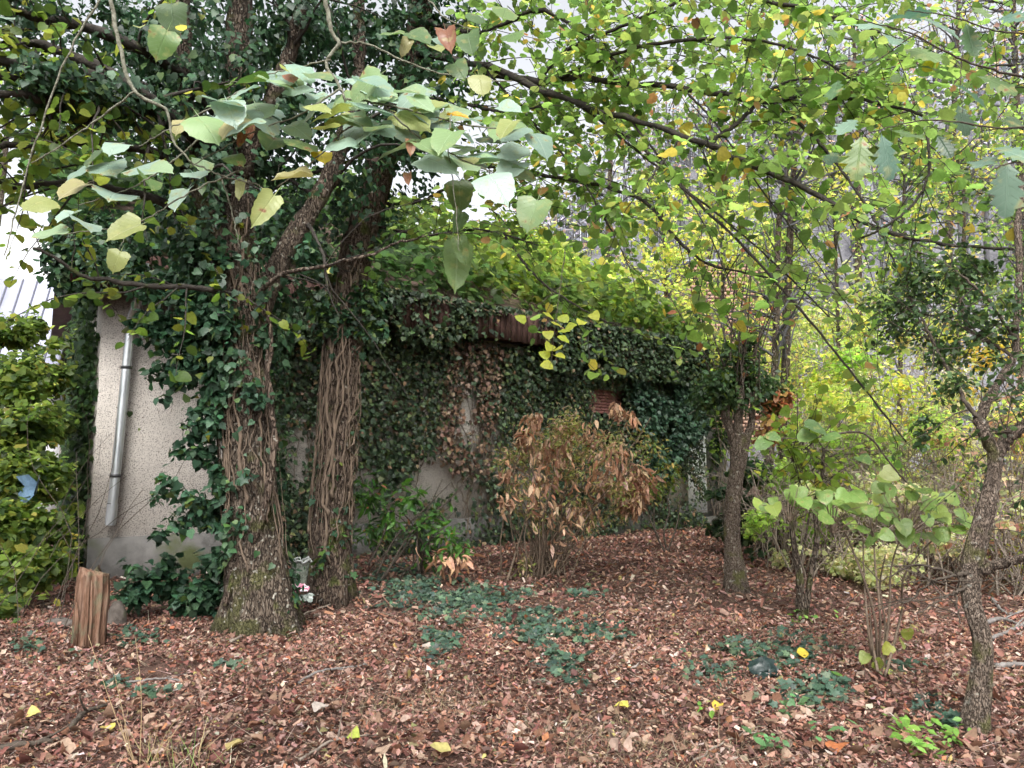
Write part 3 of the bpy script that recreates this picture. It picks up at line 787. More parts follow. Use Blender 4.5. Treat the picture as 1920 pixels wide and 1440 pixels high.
# ------------------------------------------------------------------ left ivy-clad tree
B1 = gpx(482, 1186)
Y1 = B1[1]
t1p = np.vstack([[B1 + np.array([0.03, 0, -0.12])], px_path([(488, 1140, Y1), (478, 1000, Y1), (466, 850, Y1), (458, 700, Y1), (452, 560, Y1), (446, 420, Y1 + .05), (444, 280, Y1 + .1), (446, 140, Y1 + .15), (452, 0, Y1 + .2), (460, -260, Y1 + .3), (470, -520, Y1 + .4)], 130)])
t1r = np.interp(np.linspace(0, 1, len(t1p)), [0, 0.1, 0.4, 0.7, 1], [0.275, 0.235, 0.185, 0.13, 0.09])
t1 = thing('ivy_clad_tree', B1, 'left of two big furrowed trunks, with a mossy foot and ivy mass', 'tree')
part('trunk', trunk_mesh(t1p, t1r, 84, 20, 0.13, 0.85, 2), M['bark_moss'], t1)
limbs1 = [
    ([(452, 640, Y1), (400, 430, Y1 - .2), (362, 250, Y1 - .3), (345, 60, Y1 - .3), (340, -160, Y1 - .2)], .10, .05),
    ([(470, 620, Y1), (530, 480, Y1 + .1), (585, 385, Y1 + .2), (630, 300, Y1 + .3), (668, 180, Y1 + .4), (690, 30, Y1 + .5), (700, -150, Y1 + .6)], .11, .05),
    ([(450, 330, Y1), (510, 180, Y1 - .1), (555, 60, Y1 - .1), (575, -90, Y1)], .08, .05),
    ([(440, 300, Y1), (330, 230, Y1 - .6), (250, 180, Y1 - 1.0), (120, 135, Y1 - 1.4), (-40, 125, Y1 - 1.8)], .085, .03),
    ([(330, 225, Y1 - .6), (240, 160, Y1 - 1.1), (110, 95, Y1 - 1.3), (-40, 70, Y1 - 1.5)], .06, .025),
    ([(260, 185, Y1 - .9), (150, 165, Y1 - 1.3), (60, 150, Y1 - 1.5), (-40, 135, Y1 - 1.7)], .05, .025),
    ([(300, 215, Y1 - .7), (180, 195, Y1 - 1.2), (80, 172, Y1 - 1.5), (-30, 165, Y1 - 1.7)], .045, .02),
    ([(440, 250, Y1), (330, 130, Y1 - .4), (200, 60, Y1 - .9), (60, 20, Y1 - 1.3), (-30, -10, Y1 - 1.5)], .06, .025),
    ([(440, 420, Y1), (330, 300, Y1 - .4), (180, 268, Y1 - .8), (60, 265, Y1 - 1.2), (-30, 262, Y1 - 1.4)], .04, .018),
    ([(445, 480, Y1), (300, 380, Y1 - .3), (150, 350, Y1 - .7), (40, 345, Y1 - 1.0), (-30, 330, Y1 - 1.2)], .04, .018),
    ([(455, 560, Y1 - .1), (380, 540, Y1 - .5), (250, 535, Y1 - .8), (130, 520, Y1 - 1.0), (60, 480, Y1 - 1.2)], .03, .010),
    ([(460, 580, Y1 - .1), (520, 520, Y1 - .4), (620, 500, Y1 - .5), (720, 465, Y1 - .5), (800, 450, Y1 - .5)], .022, .008),
]
leafsets = []
twigs1 = MB()
for pts, r0, r1 in limbs1:
    p = px_path(pts, 36); rr = np.linspace(r0, r1, 36)
    p = p + 0.02 * np.cumsum(rng.normal(size=(36, 3)), axis=0) * np.linspace(0, 1, 36)[:, None] * 0.6
    part('limb', MB().tube(p, rr * (1 + 0.10 * rng.normal(size=36)), 10), M['limb' if pts[-1][0] < 100 else 'bark_moss'], t1)
    for k in range(9):
        i = rng.integers(8, 35)
        d = nz(np.gradient(p, axis=0)[i]) * 0.7 + randdir(1)[0]
        tw = twig(p[i], d, 0.5 + 0.9 * rng.random(), 0.5, 0.35, 8)
        twigs1.tube(tw, np.linspace(rr[i] * 0.28 + .002, 0.002, 8), 4, cap=False)
        if pts[-1][0] < 100:
            leafsets.append(leaves_on(tw, 0.05, 0.075, [(0.09, 0.15, 0.022), (0.06, 0.11, 0.02), (0.17, 0.20, 0.03)], None))
part('twigs', twigs1, M['limb'], t1, kind='stuff')
foliage(t1, 'lime', cat_leaves(*leafsets), M['lime'], 160, 'lime_low', 'crown')

# the climber on it
iv1 = thing('climbing_ivy', B1 + np.array([-0.25, -0.1, 0]), 'dark ivy bushing out from the left trunk in front of the downpipe wall', 'ivy')
climb_stems(iv1, t1p, t1r, 24, 0.06, 0.55, 0.008, wander=.9)
for pts, r0 in (([(498, 560), (505, 640), (500, 700), (512, 770), (510, 850), (500, 920), (486, 985), (456, 1045), (436, 1090), (421, 1135)], .024), ([(502, 655), (508, 720), (516, 790), (513, 860), (504, 940)], .017)):
    p = spline([at(x, y, Y1 - 0.22) for x, y in pts], 40) + np.convolve(.02 * rng.normal(size=44), np.ones(5) / 5, 'valid')[:, None] * np.array([1, .5, 0])
    part('stem', MB().tube(p, np.linspace(r0 * .8, r0 * 1.2, 40) * (1 + 0.08 * rng.normal(size=40)), 8), M['bark'], iv1, label='thick twisted climber stem')
sleeve = np.interp(np.linspace(0, 1, len(t1p)), [0, 0.08, 0.2, 0.3, 0.45, 0.7, 1], [0.05, 0.06, 0.10, 0.18, 0.40, 0.68, 0.8])
def trunk_free(P):
    sx, sy, d = project(P)
    return ~((sx > 418 + 34 * (np.sin(sy * .021) + .4)) & (sx < 545) & (sy > 640 + 60 * np.sin(sx * 0.05)) & (P[:, 1] < Y1 + .05) & (rng.random(len(P)) > 0.06))
def near_line(sx, sy, a, b, w):
    a, b = np.array(a, float), np.array(b, float); q = np.stack([sx, sy], -1) - a; d = b - a
    f = np.clip((q @ d) / (d @ d), 0, 1)
    return np.linalg.norm(q - f[:, None] * d, axis=1) < w
def bare_limbs(P):
    sx, sy, d = project(P)
    m = np.zeros(len(P), bool)
    for a, b, w in (((520, 500), (635, 290), 26), ((452, 620), (446, 380), 26), ((450, 330), (548, 70), 18), ((445, 60), (452, -20), 16)):
        m |= near_line(sx, sy, a, b, w) & (rng.random(len(P)) < .82)
    return ~m
Ls = [ivy_around(t1p, t1r, 9500, sleeve, mask=lambda P: trunk_free(P) & bare_limbs(P))]
for pts, r0, r1 in limbs1[:3] + limbs1[5:8]:
    p = px_path(pts, 60)
    Ls.append(ivy_around(p, np.full(60, r0), 3400 if pts[-1][0] > 100 else 1100, np.full(60, 0.36), seed=9, mask=bare_limbs))
# more of it high up between the stems
cen = [at(x, y, Y1 + rng.uniform(.2, 1.6)) for x, y in ((300, 40), (380, 110), (480, 60), (560, 120), (640, 60), (720, 60), (800, 30), (700, 150), (600, 230), (500, 300), (400, 330), (320, 200), (760, 260), (820, 160), (240, 90), (860, 60), (300, 420), (230, 460), (180, 500), (400, 250), (640, 350), (560, 400))]
cen += [at(x, y, Y1 + rng.uniform(1.2, 3.2)) for x, y in ((200, 20), (270, 60), (330, 30), (400, 40), (470, 120), (530, 40), (600, 20), (660, 120), (740, 120), (420, 170), (560, 190), (300, 130), (680, 240), (180, 120), (120, 60), (780, 330), (820, 260), (790, 200), (40, 30), (60, 110), (120, 180), (30, 200), (200, 230), (250, 20), (340, 80), (520, 110), (620, 80), (700, 40), (760, 90), (830, 110), (500, 200), (380, 200))]
_b = blob_leaves(cen, [.48] * len(cen), 25000, .058, IVY_C, W_IVY, 5, .48, 2.6, up=.6, shell=.05, droop=.6)
_k = bare_limbs(_b[0]) | (_b[0][:, 1] > Y1 + .5)
Ls.append(tuple(a_[_k] for a_ in _b))
# hanging sprays left of the trunk, over the wall
SPR = [(400, 600, 66), (360, 640, 60), (300, 620, 50), (265, 600, 36), (340, 690, 60), (285, 710, 30), (395, 720, 60), (420, 660, 50), (380, 790, 46), (365, 850, 50), (410, 800, 45), (330, 900, 40), (375, 930, 55), (350, 975, 38), (300, 930, 22), (415, 900, 40), (400, 970, 45), (310, 745, 22), (360, 560, 55), (430, 520, 60), (300, 540, 40), (480, 640, 34), (480, 740, 36), (470, 820, 26), (460, 890, 18), (540, 470, 60), (610, 520, 45), (380, 480, 60)]
cen = [at(x, y, Y1 - 0.30 + 0.22 * rng.random()) for x, y, r in SPR]; rad = [r / F * Y1 for x, y, r in SPR]
Ls.append(blob_leaves(cen, rad, 5600, 0.066, [(0.032, 0.080, 0.042), (0.046, 0.108, 0.055), (0.024, 0.056, 0.030), (0.08, 0.135, 0.04), (0.26, 0.26, 0.04)], [5, 4, 3, .8, .12], 4, 0.44, 3.0, up=0.55, shell=0.1, droop=0.8))
cen = [at(x, y, 9.0 + .4 * rng.random()) for x, y in ((120, 500), (160, 480), (200, 510), (240, 500), (280, 530), (330, 520), (150, 530), (210, 470), (260, 465), (120, 470), (320, 480), (380, 500), (130, 440), (190, 430))]
Ls.append(blob_leaves(cen, [.32] * len(cen), 5200, .075, IVY_C, W_IVY, 15, .40, 2.6, up=.5, shell=.1, droop=.8))
# the low ivy at the foot of the trunk
FT = [(405, 1050, 45), (390, 1110, 50), (400, 1170, 40), (300, 1060, 40), (270, 1100, 45), (330, 1100, 45), (250, 1050, 30), (300, 1000, 22), (380, 1200, 26), (240, 1120, 30), (350, 1140, 36)]
cen = [at(x, y, Y1 + 0.1 + 0.5 * rng.random()) for x, y, r in FT]; rad = [r / F * Y1 for x, y, r in FT]
Ls.append(blob_leaves(cen, rad, 1500, 0.075, IVY_C[:3] + [(0.035, 0.085, 0.05)], None, 6, 0.42, 3.0, up=0.9, shell=0.1))
foliage(iv1, 'ivy', cat_leaves(*Ls), M['ivy'], 300, 'ivy_wall')

# ------------------------------------------------------------------ right big trunk (lime tree) and its canopy
B2 = gpx(620, 1128); Y2 = B2[1]
t2p = np.vstack([[B2 + np.array([0, 0, -0.12])], px_path([(620, 1090, Y2), (622, 980, Y2), (632, 850, Y2), (640, 700, Y2), (648, 600, Y2), (664, 500, Y2), (688, 400, Y2), (715, 310, Y2), (748, 200, Y2 - .1), (780, 80, Y2 - .2), (800, -80, Y2 - .3), (830, -330, Y2 - .5)], 120)])
t2r = np.interp(np.linspace(0, 1, len(t2p)), [0, 0.12, 0.45, 0.7, 1], [0.215, 0.195, 0.175, 0.155, 0.10])
t2 = thing('lime_tree', B2, 'right of two big trunks, leaning right with limbs arching over the roof', 'tree')
part('trunk', trunk_mesh(t2p, t2r, 76, 17, 0.12, 0.55, 5), M['bark'], t2)
LIMBS = [   # (pixel x, y, distance) ..., radius at both ends
    ([(770, 130, 7.9), (900, 135, 7.6), (1010, 150, 7.2), (1100, 148, 7.0), (1190, 158, 6.8), (1280, 165, 6.5), (1360, 178, 6.3), (1430, 190, 6.1), (1500, 182, 5.9), (1560, 182, 5.8), (1640, 192, 5.6), (1730, 215, 5.4)], .038, .010),
    ([(775, 100, 7.9), (900, 118, 7.4), (1010, 165, 7.0), (1090, 195, 6.8), (1180, 222, 6.5), (1280, 255, 6.2), (1360, 285, 6.0), (1440, 325, 5.8), (1530, 365, 5.5), (1620, 415, 5.3), (1700, 445, 5.2), (1780, 458, 5.0), (1900, 468, 4.8)], .036, .010),
    ([(1338, 265, 6.1), (1400, 215, 6.1), (1440, 172, 6.0), (1500, 148, 5.9), (1580, 150, 5.8)], .018, .008),
    ([(1450, 192, 6.0), (1530, 260, 5.8), (1600, 350, 5.6), (1650, 430, 5.4), (1690, 520, 5.3)], .014, .006),
    ([(800, 300, 8.0), (930, 312, 7.6), (1070, 338, 7.3), (1200, 372, 7.0), (1270, 450, 6.8), (1330, 495, 6.7), (1440, 520, 6.6)], .026, .008),
    ([(1080, 195, 6.9), (1200, 275, 6.6), (1310, 380, 6.3), (1410, 480, 6.1), (1500, 580, 6.0), (1590, 690, 5.9), (1700, 830, 5.8)], .016, .006),
    ([(1100, 205, 6.9), (1240, 320, 6.7), (1380, 430, 6.5), (1480, 520, 6.4), (1560, 600, 6.3)], .012, .005),
    ([(940, 430, 7.6), (980, 490, 7.4), (1030, 540, 7.3), (1120, 595, 7.2), (1190, 620, 7.1)], .014, .005),
    ([(790, 40, 7.9), (900, 60, 7.4), (1010, 20, 7.0), (1090, 60, 6.8), (1160, 120, 6.7)], .03, .010),
    ([(1010, 148, 7.1), (1070, 90, 6.9), (1160, 52, 6.7), (1260, 8, 6.5), (1340, -40, 6.3)], .02, .010),
    ([(1040, 150, 7.1), (1180, 92, 6.6), (1330, 72, 6.3), (1440, 80, 6.0), (1530, 108, 5.8), (1600, 150, 5.7)], .02, .007),
    ([(800, 0, 7.8), (950, -40, 7.2), (1120, -30, 6.6), (1300, -20, 6.0), (1480, 10, 5.6), (1650, 60, 5.2)], .035, .010),
    ([(900, 118, 7.4), (1000, 230, 7.2), (1080, 320, 7.0), (1140, 420, 6.9), (1180, 500, 6.8)], .012, .005),
    ([(1180, 222, 6.5), (1270, 340, 6.3), (1330, 440, 6.2), (1370, 540, 6.1)], .010, .004),
    ([(1280, 255, 6.2), (1230, 320, 6.0), (1210, 350, 5.9)], .012, .005),
    ([(1280, 165, 6.5), (1340, 230, 6.2), (1410, 330, 6.0), (1500, 450, 5.8), (1580, 560, 5.7)], .010, .004),
    ([(1738, 250, 5.2), (1742, 320, 5.2), (1715, 380, 5.2), (1660, 425, 5.2), (1615, 447, 5.3)], .010, .008),
    ([(700, 380, 8.3), (780, 380, 8.0), (870, 340, 7.7), (960, 350, 7.5)], .022, .008),
    ([(690, 420, 8.3), (800, 440, 7.9), (900, 430, 7.6), (1010, 460, 7.4)], .018, .006),
    ([(760, 180, 8.1), (850, 190, 7.6), (940, 210, 7.2), (1010, 200, 7.0)], .022, .010),
]
sets, tw2 = [], MB()
for pts, r0, r1 in LIMBS:
    n = 44
    p = px_path(pts, n); rr = np.linspace(r0, r1, n)
    part('limb', MB().tube(p + 0.010 * rng.normal(size=(n, 3)) * (rr[:, None] / .03), rr * (1 + 0.10 * rng.normal(size=n)), 8), M['limb'], t2)
    L = np.linalg.norm(np.diff(p, axis=0), axis=1).sum()
    tg = nz(np.gradient(p, axis=0))
    for k in range(int(L * (3.6 if min(q_[1] for q_ in pts) > 150 and pts[-1][1] > 480 and r0 < .02 else 10.5))):
        i = rng.integers(3, n)
        d = tg[i] * 0.9 + nz(np.cross(tg[i], UP)) * rng.choice([-1, 1]) * 0.8 + 0.45 * rng.normal(size=3) + np.array([0, 0, -0.05])
        tw = twig(p[i], d, 0.35 + 0.9 * rng.random(), 0.45, 0.25, 8)
        if tw[0, 0] < -1.6 and rng.random() < .6: continue
        _x, _y, _d = project(tw[:1])
        if _y[0] > 330 and _x[0] > 1150 and rng.random() < .5: continue
        tw2.tube(tw, np.linspace(0.0045, 0.0014, 8), 4, cap=False)
        sets.append(leaves_on(tw, 0.058, 0.073, GREEN_LIME, W_LIME, up=0.75, spread=0.5, hang=0.45, jit=.38))
# farther twigs of the same crown, higher and behind
for k in range(560):
    x, y = rng.uniform(880, 1990), rng.uniform(-160, 430)
    if y > 250 and x > 1150 and rng.random() < 0.85: continue
    if 1230 < x < 1560 and 210 < y < 520 and rng.random() < 0.8: continue
    Y = rng.uniform(7.0, 11.5)
    p0 = at(x, y, Y)
    tw = twig(p0, np.array([0.8, -0.1, -0.1]) + 0.7 * rng.normal(size=3), 0.6 + 1.0 * rng.random(), 0.4, 0.25, 8)
    tw2.tube(tw, np.linspace(0.006, 0.0016, 8), 4, cap=False)
    sets.append(leaves_on(tw, 0.055, 0.072, GREEN_LIME, W_LIME, up=0.7, spread=0.55, hang=0.4, jit=.38))
part('twigs', tw2, M['limb'], t2, kind='stuff')
foliage(t2, 'lime', cat_leaves(*sets), M['lime'], 300, 'lime_low', 'crown')

iv2 = thing('climbing_ivy', B2 + np.array([0.2, -0.2, 0]), 'bare tangled climber stems wrapped round the right of two big trunks', 'ivy')
climb_stems(iv2, t2p, t2r, 21, 0.04, 0.52, 0.010, wander=1.0)
climb_stems(iv2, t2p, t2r, 9, 0.05, 0.45, 0.009, wander=3.0)
sl2 = np.interp(np.linspace(0, 1, len(t2p)), [0, 0.3, 0.40, 0.5, 0.62, 0.8, 1], [0.01, 0.02, 0.06, 0.20, 0.22, 0.3, 0.4])
def free2(P):
    sx, sy, d = project(P)
    return ~((sy > 640) & (rng.random(len(P)) > 0.10)) & ~((sx > 655) & (sx < 735) & (sy > 300) & (sy < 450) & (P[:, 1] < Y2 + .1) & (rng.random(len(P)) > 0.12))
L2 = [ivy_around(t2p, t2r, 6500, sl2, size=0.06, seed=12, mask=free2)]
cen = [at(x, y, Y2 - .25) for x, y in ((600, 1060), (610, 1030), (645, 1010), (600, 560), (690, 560), (700, 620), (590, 500), (620, 600), (720, 520))]
L2.append(blob_leaves(cen, [.11, .10, .09, .26, .28, .2, .28, .22, .26], 1500, 0.06, [(0.035, 0.075, 0.03), (0.025, 0.055, 0.03), (0.08, 0.14, 0.03)], None, 3, 0.42, 3.5, shell=0.1, droop=.7))
foliage(iv2, 'ivy', cat_leaves(*L2), M['ivy'], 200, 'ivy_low')

# ------------------------------------------------------------------ pollarded tree right of the house corner
B3 = gpx(1380, 1112); Y3 = B3[1]
t3 = thing('pollarded_tree', B3, 'small tree with bushy head of dark leaves standing right of the house', 'tree')
p3 = np.vstack([[B3 + np.array([0, 0, -.1])], px_path([(1379, 1085, Y3), (1373, 1010, Y3), (1374, 940, Y3), (1384, 870, Y3), (1389, 815, Y3)], 60)])
r3 = np.interp(np.linspace(0, 1, len(p3)), [0, .2, .7, 1], [.118, .088, .082, .115])
part('trunk', trunk_mesh(p3, r3, 48, 13, 0.13, 0.55, 7), M['bark_light'], t3)
for pts, r0 in (([(1384, 835, Y3), (1368, 800, Y3), (1356, 770, Y3), (1350, 720, Y3)], .07), ([(1386, 835, Y3), (1384, 790, Y3 - .05), (1388, 740, Y3), (1392, 690, Y3)], .065), ([(1392, 835, Y3), (1408, 800, Y3), (1412, 760, Y3), (1425, 700, Y3)], .055)):
    part('limb', MB().tube(px_path(pts, 20), np.linspace(r0, r0 * .4, 20) * (1 + .06 * rng.normal(size=20)), 10), M['bark_light'], t3)
tw = MB(); S3 = []
for k in range(26):
    p0 = at(rng.uniform(1345, 1430), rng.uniform(660, 770), Y3 + rng.uniform(-.3, .3))
    q = twig(p0, np.array([0.35 * rng.normal(), .2 * rng.normal(), 1.0]), 0.6 + 1.3 * rng.random(), -.05, .12, 8)
    tw.tube(q, np.linspace(.010, .003, 8), 4, cap=False)
    if rng.random() < .4: S3.append(leaves_on(q, .16, .10, [(.10, .17, .03), (.30, .12, .06), (.2, .2, .04)], None))
part('shoots', tw, M['twig'], t3, kind='stuff')
cen = [at(x, y, Y3 + rng.uniform(-.2, .2)) for x, y in ((1390, 725), (1345, 735), (1440, 730), (1390, 680), (1332, 770), (1450, 765), (1405, 640), (1360, 660), (1312, 745), (1452, 800))]
S3.append(blob_leaves(cen, [.38, .32, .30, .3, .20, .18, .16, .13, .16, .12], 5200, .058, [(.045, .088, .034), (.065, .12, .04), (.03, .06, .025), (.11, .16, .04)], [4, 4, 3, 1], 8, .45, 4, up=.5, shell=.1, droop=.5))
S3.append(blob_leaves([at(1450, 770, Y3), at(1440, 810, Y3), at(1465, 740, Y3)], [.16, .14, .12], 260, .09, [(.28, .12, .065), (.20, .09, .05), (.33, .2, .08)], None, 8, .40, 4, droop=1.0))
foliage(t3, 'oval', cat_leaves(*S3), M['bush'], 200, 'oval', 'crown', minpx=9)

# ------------------------------------------------------------------ forked tree at the right edge
B4 = gpx(1826, 1376); Y4 = B4[1]
t4 = thing('forked_tree', B4, 'nearest crooked tree at right, flaky pale bark and a fork', 'tree')
p4 = np.vstack([[B4 + np.array([0, 0, -.08])], px_path([(1828, 1350, Y4), (1838, 1270, Y4), (1842, 1200, Y4), (1822, 1130, Y4 + .05), (1822, 1060, Y4 + .1), (1842, 980, Y4 + .1), (1862, 900, Y4 + .1), (1868, 845, Y4 + .1)], 90)])
r4 = np.interp(np.linspace(0, 1, len(p4)), [0, .15, .5, .62, .9, 1], [.062, .047, .048, .056, .038, .044])
part('trunk', trunk_mesh(p4, r4, 44, 12, 0.15, 0.45, 11), M['bark_light'], t4)
limbs4 = [([(1866, 850, Y4 + .1), (1842, 805, Y4 + .1), (1838, 775, Y4 + .15), (1870, 720, Y4 + .2), (1900, 670, Y4 + .3), (1905, 600, Y4 + .4)], .038, .018),
          ([(1868, 850, Y4 + .1), (1890, 820, Y4 + .1), (1930, 790, Y4 + .05), (1990, 740, Y4)], .040, .024),
          ([(1840, 790, Y4 + .1), (1815, 760, Y4 + .15), (1780, 700, Y4 + .3), (1740, 620, Y4 + .4), (1700, 540, Y4 + .5)], .014, .005),
          ([(1830, 1075, Y4 + .08), (1870, 1060, Y4), (1930, 1040, Y4 - .1), (2000, 1010, Y4 - .2)], .028, .018),
          ([(1816, 1090, Y4 + .06), (1770, 1070, Y4 + .1), (1715, 1060, Y4 + .2), (1650, 1090, Y4 + .3)], .010, .003),
          ([(1815, 1075, Y4 + .06), (1780, 1080, Y4 + .05), (1735, 1100, Y4 + .1), (1700, 1130, Y4 + .1), (1672, 1118, Y4)], .010, .003),
          ([(1815, 1100, Y4 + .06), (1790, 1110, Y4), (1760, 1125, Y4), (1720, 1150, Y4)], .008, .003),
          ([(1800, 1085, Y4 + .06), (1793, 1120, Y4 + .02), (1800, 1170, Y4)], .008, .004),
          ([(1904, 620, Y4 + .35), (1912, 520, Y4 + .4), (1908, 420, Y4 + .5), (1918, 330, Y4 + .6)], .022, .018),
          ([(1905, 640, Y4 + .3), (1850, 560, Y4 + .3), (1780, 500, Y4 + .4), (1720, 470, Y4 + .5)], .010, .004),
          ([(1900, 670, Y4 + .3), (1820, 620, Y4 + .4), (1740, 590, Y4 + .6), (1660, 560, Y4 + .8)], .010, .004)]
tw, S4 = MB(), []
for j, (pts, a, b) in enumerate(limbs4):
    p = px_path(pts, 30)
    part('limb', MB().tube(p + .004 * rng.normal(size=p.shape), np.linspace(a, b, 30) * (1 + .1 * rng.normal(size=30)), 8), M['bark_light' if a > .02 else 'twig'], t4)
    for k in range(16 if j in (0, 1, 2, 8, 9, 10) else 3):
        i = rng.integers(4, 30)
        q = twig(p[i], np.array([-.5, .2, .25]) + .7 * rng.normal(size=3), .25 + .45 * rng.random(), .3, .3, 7)
        tw.tube(q, np.linspace(.004, .0012, 7), 4, cap=False)
        if j in (0, 1, 2, 8, 9, 10): S4.append(leaves_on(q, .022, .034, [(.05, .095, .034), (.07, .125, .04), (.034, .065, .027)], None, up=.6, spread=.7))
part('twigs', tw, M['twig'], t4, kind='stuff')
cen = [at(x, y, Y4 + rng.uniform(.2, 1.0)) for x, y in ((1740, 520), (1690, 590), (1800, 560), (1850, 620), (1760, 650), (1700, 510), (1830, 500), (1880, 560), (1650, 560), (1790, 720), (1890, 660), (1740, 790), (1720, 820))]
S4.append(blob_leaves(cen, [.2, .2, .22, .2, .17, .16, .2, .18, .13, .13, .15, .12, .1], 5000, .036, [(.05, .095, .034), (.075, .13, .042), (.034, .065, .027), (.13, .18, .05)], [4, 4, 2.5, 1.2], 14, .50, 6, up=.6, shell=.1))
foliage(t4, 'oval', cat_leaves(*S4), M['bush'], 120, 'oval', 'crown', minpx=10)

# ================================================================== climbers on the house
# ------------------------------------------------------------------ ivy on the front wall
def wall_leaves(n, size, seed, cols, w, thick=0.16):
    t = rng.random(n) * (wlen + 0.5) - 0.1; z = rng.random(n) * (EAVE + 0.35)
    b = -0.02 - thick * rng.random(n) ** 1.3
    P = WL + np.outer(t, wd) + np.outer(b, wb) + np.outer(z, UP)
    c = fbm(np.stack([t * 1.1, z * 1.1, np.zeros(n)], -1) + seed, seed, 4)
    dens = np.interp(t / wlen, [0, .11, .15, .20, .28, .5, 1], [-.5, -.45, -.05, .04, .09, .11, .2])
    dens = dens + np.interp(z, [0, .4, .9, 2.4, 3.6], [-.07, -.16, -.13, .06, .14])
    # bare streaks where the plaster shows
    sx, sy, d = project(P)
    for cx, cy, rx, ry in ((885, 745, 14, 50), (860, 800, 22, 40), (800, 880, 30, 40), (830, 900, 30, 30), (690, 930, 25, 60), (760, 960, 30, 45), (560, 880, 18, 60), (1285, 930, 34, 80)):
        dens = dens - 0.34 * np.exp(-((sx - cx) / rx) ** 2 - ((sy - cy) / ry) ** 2)
    keep = rng.random(n) < 1 / (1 + np.exp(-(c + dens + .10 * (vnoise(P * 4.0, 77) - .5) - 0.475) / 0.060))
    keep &= ~((t > wt0 + .03) & (t < wt1 - .25) & (z > wz1 - 0.5) & (z < wz1 - .02) & (rng.random(n) > .04))
    keep &= ~((sx > 905) & (sx < 1010) & (sy > 596) & (sy < 650) & (rng.random(n) > .1))
    P = P[keep]; m = len(P)
    N = nz(-wb * 0.9 + UP * 0.5 + 0.42 * rng.normal(size=(m, 3)))
    D = nz(np.array([0, 0, -0.9]) + 0.5 * rng.normal(size=(m, 3)))
    S = size * np.clip(1 + .3 * rng.normal(size=m), .4, 1.7)
    return P, N, D, S, np.where(((np.abs(sx[keep] - 890 + (sy[keep] - 700) * .15) < 55) & (sy[keep] > 640) & (sy[keep] < 900) & (rng.random(m) < .65))[:, None], palette(m, [(.16, .10, .07), (.24, .16, .11), (.10, .065, .045)]), palette(m, cols, w))

ivw = thing('wall_ivy', hp(wlen * .5, -.1, 0), 'sheet of dark ivy covering the front wall of the house', 'ivy')
WC = [(.036, .062, .030), (.054, .088, .038), (.026, .044, .024), (.095, .12, .042), (.18, .125, .075)]
Lw = [wall_leaves(52000, .066, 2, WC, [5, 4, 4, 1.6, 1.0], .26)]
# the glossier corner on the right and the curtain under the eaves
n = 9000
t = wlen * (0.82 + 0.20 * rng.random(n)); z = EAVE * (0.30 + 0.78 * rng.random(n)); z = np.maximum(z, np.interp(t / wlen, [.9, .96, 1.02], [.9, 1.75, 2.2]) + .3 * rng.random(n)); b = -.1 - .35 * rng.random(n)
P = WL + np.outer(t, wd) + np.outer(b, wb) + np.outer(z, UP)
P = P[fbm(P * 1.6, 21, 3) > .40]; m = len(P)
Lw.append((P, nz(-wb * .7 + UP * .7 + .5 * rng.normal(size=(m, 3))), nz(np.array([0, 0, -.8]) + .5 * rng.normal(size=(m, 3))), .085 * np.clip(1 + .3 * rng.normal(size=m), .5, 1.6), palette(m, [(.034, .072, .044), (.050, .100, .060), (.026, .054, .034)], None)))
n = 12000
t = wlen * (-0.05 + 1.07 * rng.random(n)); z = EAVE + .52 - 1.0 * rng.random(n) ** 1.6; b = -OVER - .02 - .16 * rng.random(n)
P = WL + np.outer(t, wd) + np.outer(b, wb) + np.outer(z, UP)
sx, sy, d = project(P)
keep = (fbm(P * 1.3, 31, 3) > .47 - .12 * (sx > 1010)) & ~((sx > 895) & (sx < 1015) & (sy > 590) & (rng.random(len(P)) > .08)) & ~((sx > 755) & (sx < 850) & (sy > 560) & (sy < 610) & (rng.random(len(P)) > .3))
P = P[keep]; m = len(P)
Lw.append((P, nz(-wb * .8 + UP * .6 + .5 * rng.normal(size=(m, 3))), nz(np.array([0, 0, -.9]) + .5 * rng.normal(size=(m, 3))), .075 * np.clip(1 + .3 * rng.normal(size=m), .5, 1.6), palette(m, WC, [5, 4, 4, 1, .5])))
foliage(ivw, 'ivy', cat_leaves(*Lw), M['ivy'], 260, 'ivy_wall', minpx=8)
# dead brown runners on the wall
dm = MB()
for k in range(120):
    t0 = wlen * rng.uniform(.22, .9); z0 = rng.uniform(.1, 1.6)
    if rng.random() < .45: t0 = wlen * rng.uniform(.46, .60)
    L = rng.uniform(.6, 2.2); n = 12
    tt = t0 + np.cumsum(rng.normal(size=n)) * .05; zz = np.minimum(z0 + np.linspace(0, L, n), EAVE - .02)
    dm.tube(WL + np.outer(tt, wd) + np.outer(np.full(n, -.02) - .06 * rng.random(n), wb) + np.outer(zz, UP), (.003 + .005 * rng.random()), 4, cap=False)
part('runners', dm, M['stem'], ivw, kind='stuff')

